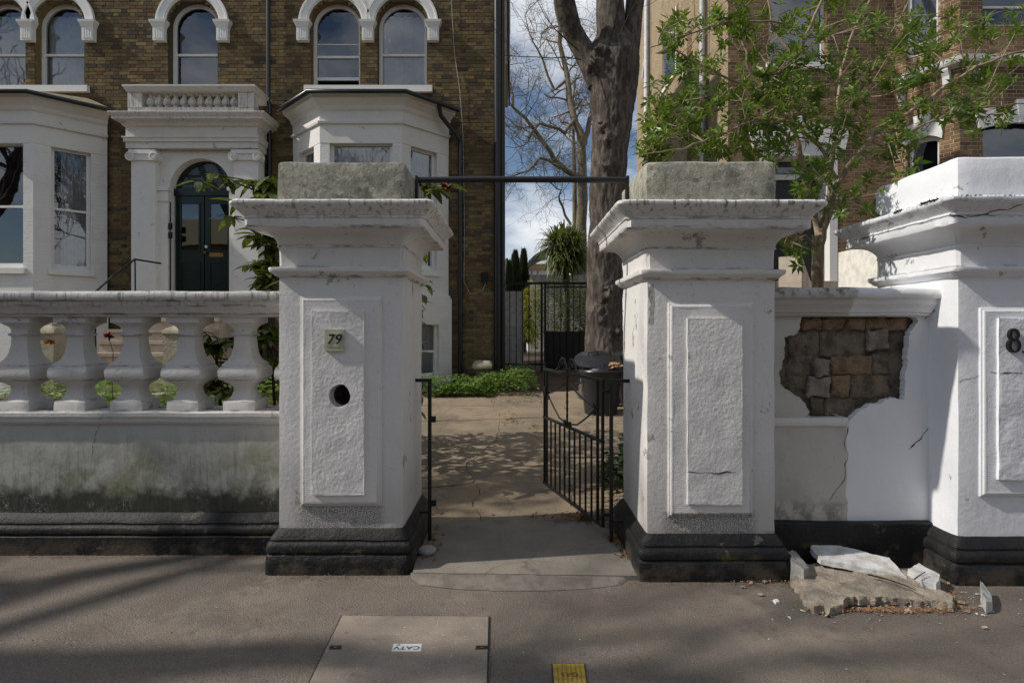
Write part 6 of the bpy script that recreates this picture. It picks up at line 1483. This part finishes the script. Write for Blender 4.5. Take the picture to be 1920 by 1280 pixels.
# spotted laurel behind the numbered pillar
au = thing('laurel_shrub', 'yellow spotted laurel with broad leaves behind the pillar numbered 79', 'shrub', (-2.2, 5.2, gz(5.2)))
lm = []
for s in range(4):
    mb = MB(); rg = random.Random(s); L = .15 + .02 * (s % 3); W = L * .42; rs = []
    vs = []; K = 6
    for i in range(K + 1):
        t = i / K; w_ = W * .5 * math.sin(math.pi * t ** .8) ** .8 if 0 < t < 1 else .002; dz = -.06 * L * t * t * 4 * (.5 + .3 * s / 3)
        vs += [Vector((L * t, -w_, dz + .25 * w_)), Vector((L * t, 0, dz)), Vector((L * t, w_, dz + .25 * w_))]
    mb.add(vs, [(i * 3 + k, i * 3 + k + 1, i * 3 + k + 4, i * 3 + k + 3) for i in range(K) for k in range(2)]); o = mb.build('leaf', M['leaf_aucuba'], None, smooth=80); lm.append(o.data); bpy.data.objects.remove(o)
mba = MB(); rng = random.Random(44); ln = 0; more = MB()
tips_a = []
for (px, py, Y, n) in ((395, 325, 5.0, 1), (370, 345, 5.0, 1), (430, 345, 5.1, 1), (460, 330, 5.2, 1), (480, 345, 5.1, 2), (505, 335, 5.2, 2), (500, 365, 5.1, 2), (445, 385, 4.9, 1), (430, 400, 4.8, 1), (470, 440, 5.1, 2), (490, 450, 5.1, 3), (505, 480, 5.2, 3), (480, 490, 5.2, 2), (500, 520, 5.1, 3), (465, 500, 5.3, 1), (490, 540, 5.1, 2), (800, 345, 4.9, 1), (815, 360, 4.9, 1), (790, 330, 4.9, 1), (840, 345, 4.9, 1), (430, 640, 4.9, 3), (400, 640, 4.9, 3), (385, 625, 4.9, 2), (415, 690, 4.9, 3), (395, 720, 4.9, 3), (425, 735, 4.9, 2), (510, 640, 4.9, 3), (505, 690, 4.9, 2), (505, 610, 4.9, 2), (480, 620, 5, 2), (640, 330, 5.3, 4), (700, 360, 5.4, 4), (740, 340, 5.3, 3), (560, 400, 5.4, 4), (600, 480, 5.4, 4)):
    for k in range(n): tips_a.append(P(px + rng.uniform(-9, 9), py + rng.uniform(-9, 9), Y + rng.uniform(-.12, .15)))
root = Vector((-2.15, 5.25, gz(5.2)))
hubs = [P(512, 370, 5.2), P(508, 450, 5.2), P(505, 520, 5.2), P(560, 340, 5.3), P(640, 420, 5.4), P(735, 360, 5.2), P(405, 660, 4.95), P(410, 720, 4.95), P(508, 650, 4.95)]
for a_, b2_ in ((8, None), (2, 8), (1, 2), (0, 1), (4, None), (3, 4), (5, 4), (6, None), (7, None)):
    q0_ = hubs[a_]; q1_ = hubs[b2_] if b2_ is not None else Vector((q0_.x, q0_.y + .05, gz(5.2))); mba.tube([q1_, q1_.lerp(q0_, .5) + Vector((.02, .03, 0)), q0_], [.016, .014, .011], 6)
for i, p in enumerate(tips_a):
    hub = min(hubs, key=lambda h: (h - p).length)
    mid = hub.lerp(p, .5) + Vector((rng.gauss(0, .03), rng.gauss(0, .03), .05)); mba.tube([hub, mid, p], [.009, .007, .004], 5)
    for k in range(rng.randint(6, 9)):
        a = k * 2.4 + rng.random(); ro = (0, rng.uniform(-.15, .75), a); s = rng.uniform(.7, 1.15); q = p + (mid - p).normalized() * rng.uniform(0, .09)
        ln += 1
        if ln <= 300: inst('leaf', rng.choice(lm), au, q, ro, (s, s, s))
        else:
            import mathutils
            Mx = Matrix.LocRotScale(q, mathutils.Euler(ro), Vector((s, s, s))); me = rng.choice(lm); more.add([Mx @ v.co for v in me.vertices], [tuple(f.vertices) for f in me.polygons])
for k in range(1500):  # hidden leaf mass added behind the pillar to shade the path
    q = Vector((rng.uniform(-2.1, -1.05), rng.uniform(4.95, 7.4), rng.uniform(.45, 2.65))); ro = (0, rng.uniform(-.2, .8), rng.uniform(0, 6.28)); s = rng.uniform(.8, 1.2)
    if noise.noise(q * 2.2) < -.28: continue
    Mx = Matrix.LocRotScale(q, Quaternion((0, 0, 1), ro[2]) @ Quaternion((0, 1, 0), ro[1]), Vector((s, s, s))); me = rng.choice(lm); more.add([Mx @ v.co for v in me.vertices], [tuple(f.vertices) for f in me.polygons])
for k in range(5): mba.tube([(-1.5, 5.6 + .25 * k, gz(5.5)), (-1.5 + rng.gauss(0, .15), 5.6 + .25 * k, 1.4), (-1.5 + rng.gauss(0, .25), 5.7 + .25 * k, 2.4)], [.016, .012, .006], 5)
mba.build('stems', M['bark_dark'], au)
if more.v: more.build('foliage', M['leaf_aucuba'], au, kind='stuff')
# camellia bloom and the flower stems seen through the balusters
def flower(name, label, c, m, stem, s=.05, group=None):
    t = thing(name, label, 'flower', (stem[0].x, stem[0].y, gz(stem[0].y)), group); rg = random.Random(int(c.x * 100)); mb = MB()
    mb.tube(stem, .003, 5); mb.build('stem', M['bark_dark'], t)
    for k in range(14):
        a = k * 2.4; el = rg.uniform(-.2, 1.2); p = MB(); p.leaf(c, (math.cos(a) * math.cos(el), math.sin(a) * math.cos(el), math.sin(el)), (rg.uniform(-1, 1), rg.uniform(-1, 1), .5), s, s * .9, .3); p.build('petal', m, t)
flower('camellia', 'single dark red bloom hanging under the overhead bar', P(836, 352, 4.85), M['red'], [P(735, 360, 5.2), P(790, 340, 5.0), P(836, 350, 4.86)], .055)
flower('rose', 'red and white rose showing between the balusters', P(203, 631, 5.6), M['red'], [Vector((-3.9, 5.7, gz(5.7))), P(212, 660, 5.6), P(203, 631, 5.6)], .05)
flower('kerria', 'orange bloom on a thin stem between two balusters', P(94, 642, 5.4), M['orange'], [Vector((-4.6, 5.6, gz(5.6))), P(70, 632, 5.45), P(94, 640, 5.4)], .05)

def clump(name, label, cat, spots, m, n, L0, L1, wr, seed, group=None, up=.5, hh=.25):
    """many small leaves standing in a low mass"""
    rg = random.Random(seed); mb = MB()
    for k in range(n):
        cx_, cy_, rx_, ry_, h_ = rg.choice(spots); x = cx_ + rx_ * rg.uniform(-1, 1); y = cy_ + ry_ * rg.uniform(-1, 1)
        e = 1 - min(1, ((x - cx_) / rx_) ** 4 * .7); z = gz(y) + h_ * e * rg.uniform(.15, 1) ** .7
        a = rg.uniform(0, 6.28); d = Vector((math.cos(a), math.sin(a), rg.uniform(-.2, up))); L = rg.uniform(L0, L1)
        mb.leaf((x, y, z), d, (rg.uniform(-.4, .4), rg.uniform(-.4, .4), 1), L, L * wr, rg.uniform(-.1, .4))
    o = mb.build(name, m, None, kind='stuff'); return tag(o, label, cat, group)
clump('weeds', 'low bright green weeds along the foot of the villa wall', 'weeds', [(-2.6, 10.75, 1.5, .35, .40), (-1.2, 10.9, .8, .3, .36), (-.25, 11.1, .55, .5, .40), (.1, 11.7, .4, .7, .45), (-.9, 10.65, .5, .2, .25)], M['leaf_weed'], 5200, .04, .10, .6, 3)
clump('ground_cover', 'bright green ground cover seen between the balusters', 'ground cover', [(-5.6 + i * .62, 6.9 + .3 * (i % 2), .45, .5, .78) for i in range(7)], M['leaf_weed'], 7500, .05, .11, .5, 4)
clump('ivy', 'dark ivy mounded against the back of the blank panelled pillar', 'ivy', [(1.08, 4.75, .16, .25, .55), (1.15, 5.1, .22, .3, .6), (1.0, 5.4, .15, .25, .3)], M['leaf_dark'], 900, .05, .09, .85, 5)
clump('path_moss', 'little tufts of moss and grass in the path cracks', 'moss', [(.0, 8.6, .15, .5, .03), (.55, 8.0, .3, .15, .03), (.0, 10.2, .4, .3, .03), (.62, 4.55, .1, .06, .04), (.75, 3.95, .03, .2, .03)], M['leaf_hedge'], 700, .02, .05, .4, 6)
# yard behind the fence
clump('golden_shrub', 'bright yellow green shrub behind the iron railing', 'shrub', [(X(998, 20.5), 20.5, .42, .4, 2.75), (X(990, 20.8), 20.8, .35, .4, 2.5), (X(1012, 20.6), 20.6, .3, .3, 2.6)], M['leaf_yellow'], 2600, .06, .13, .5, 7)
clump('back_hedge', 'tangled dull green shrubs filling the ground behind the iron gate', 'hedge', [(X(1045, 22), 22, 1.0, .6, 3.0), (X(1085, 21.5), 21.5, .9, .6, 2.6), (X(965, 24), 24, .9, .6, 2.1), (X(1130, 22), 22, 1.0, .8, 2.6), (X(1020, 24), 24, 1.2, .6, 2.6), (X(1070, 24.5), 24.5, .9, .4, 3.2)], M['leaf_hedge'], 9000, .07, .16, .55, 8)
def conifer(px, ytop, Y, w_, label, seed):
    t = thing('conifer', label, 'tree', (X(px, Y), Y, .47), 'dark columnar conifers'); rg = random.Random(seed); zt2 = Z(ytop, Y); mb = MB(); c = X(px, Y)
    for k in range(2600):
        v = rg.random() ** .8; z = .8 + (zt2 - .8) * v; r_ = w_ * (1 - v) ** .5 * (.9 + .3 * noise.noise(Vector((z * 2, seed, 0)))) * math.sqrt(rg.uniform(.4, 1)); a = rg.uniform(0, 6.28)
        mb.leaf((c + r_ * math.cos(a), Y + r_ * math.sin(a), z), (math.cos(a) * .5, math.sin(a) * .5, 1), (math.cos(a), math.sin(a), 0), rg.uniform(.12, .3), .08, .1)
    mb.build('crown', M['leaf_conifer'], t); mb = MB(); mb.tube([(c, Y, .45), (c, Y, zt2 - .6)], [.12, .03], 6); mb.build('trunk', M['bark_dark'], t)
conifer(966, 477, 26, .48, 'dark conifer with the broader column, beside the villa corner', 1); conifer(982, 473, 26.5, .40, 'dark conifer with the slimmer taller column next to the green roof', 2); conifer(953, 494, 25.5, .34, 'dark short conifer half hidden by the villa corner', 3)
# cabbage palm
YPM = 23.0
cp = thing('cabbage_palm', 'cabbage palm with a dense round head of sword leaves behind the railing', 'palm', (X(1060, YPM), YPM, .47))
mb = MB(); mb.tube([(X(1060, YPM), YPM, .4), (X(1062, YPM), YPM, 2.5), (X(1060, YPM), YPM, Z(470, YPM))], [.18, .15, .13], 10); mb.build('trunk', M['bark'], cp, smooth=60)
mb = MB(); rg = random.Random(5); hs = [P(a_, b2_, YPM + c_) for a_, b2_, c_ in ((1060, 462, 0), (1042, 456, -.2), (1078, 458, .1), (1058, 446, .2), (1050, 474, -.3), (1074, 476, -.2), (1060, 484, -.4))]
for k in range(1900):
    c = rg.choice(hs); a = rg.uniform(0, 6.28); el = math.asin(rg.uniform(-.95, 1)); d = Vector((math.cos(a) * math.cos(el), math.sin(a) * math.cos(el), math.sin(el)))
    L = rg.uniform(.45, 1.1); s_ = d.cross(Vector((0, 0, 1))); s_ = s_.normalized() * .032; q1 = c + d * L * .5 + Vector((0, 0, -.02)); q2 = c + d * L * .85 + Vector((0, 0, -.12 * L)); q3 = c + d * L + Vector((0, 0, -.32 * L))
    mb.add([c - s_ * .6, c + s_ * .6, q1 + s_, q1 - s_, q2 + s_ * .7, q2 - s_ * .7, q3], [(0, 1, 2, 3), (3, 2, 4, 5), (5, 4, 6)])
mb.build('crown', M['leaf_palm'], cp)
# bare stems of a climber on the villa steps and moss on the broken cornice
mb = MB(); rg = random.Random(8)
for k in range(2200):
    if rg.random() < .7: x, y = 2.447 + abs(rg.gauss(0, .03)), rg.uniform(3.32, 3.75)
    else: x, y = rg.uniform(2.45, 3.1), 3.30 + abs(rg.gauss(0, .025))
    if noise.noise(Vector((x * 6, y * 6, 1))) < -.05: continue
    a = rg.uniform(0, 6.28); mb.leaf((x, y, 2.246), (math.cos(a), math.sin(a), rg.uniform(0, .9)), (rg.uniform(-.5, .5), 0, 1), rg.uniform(.008, .03), .012, .1)
o = mb.build('cornice_moss', M['moss'], None, smooth=60, kind='stuff'); tag(o, 'moss and dirt along the top of the crumbling white cornice', 'moss')
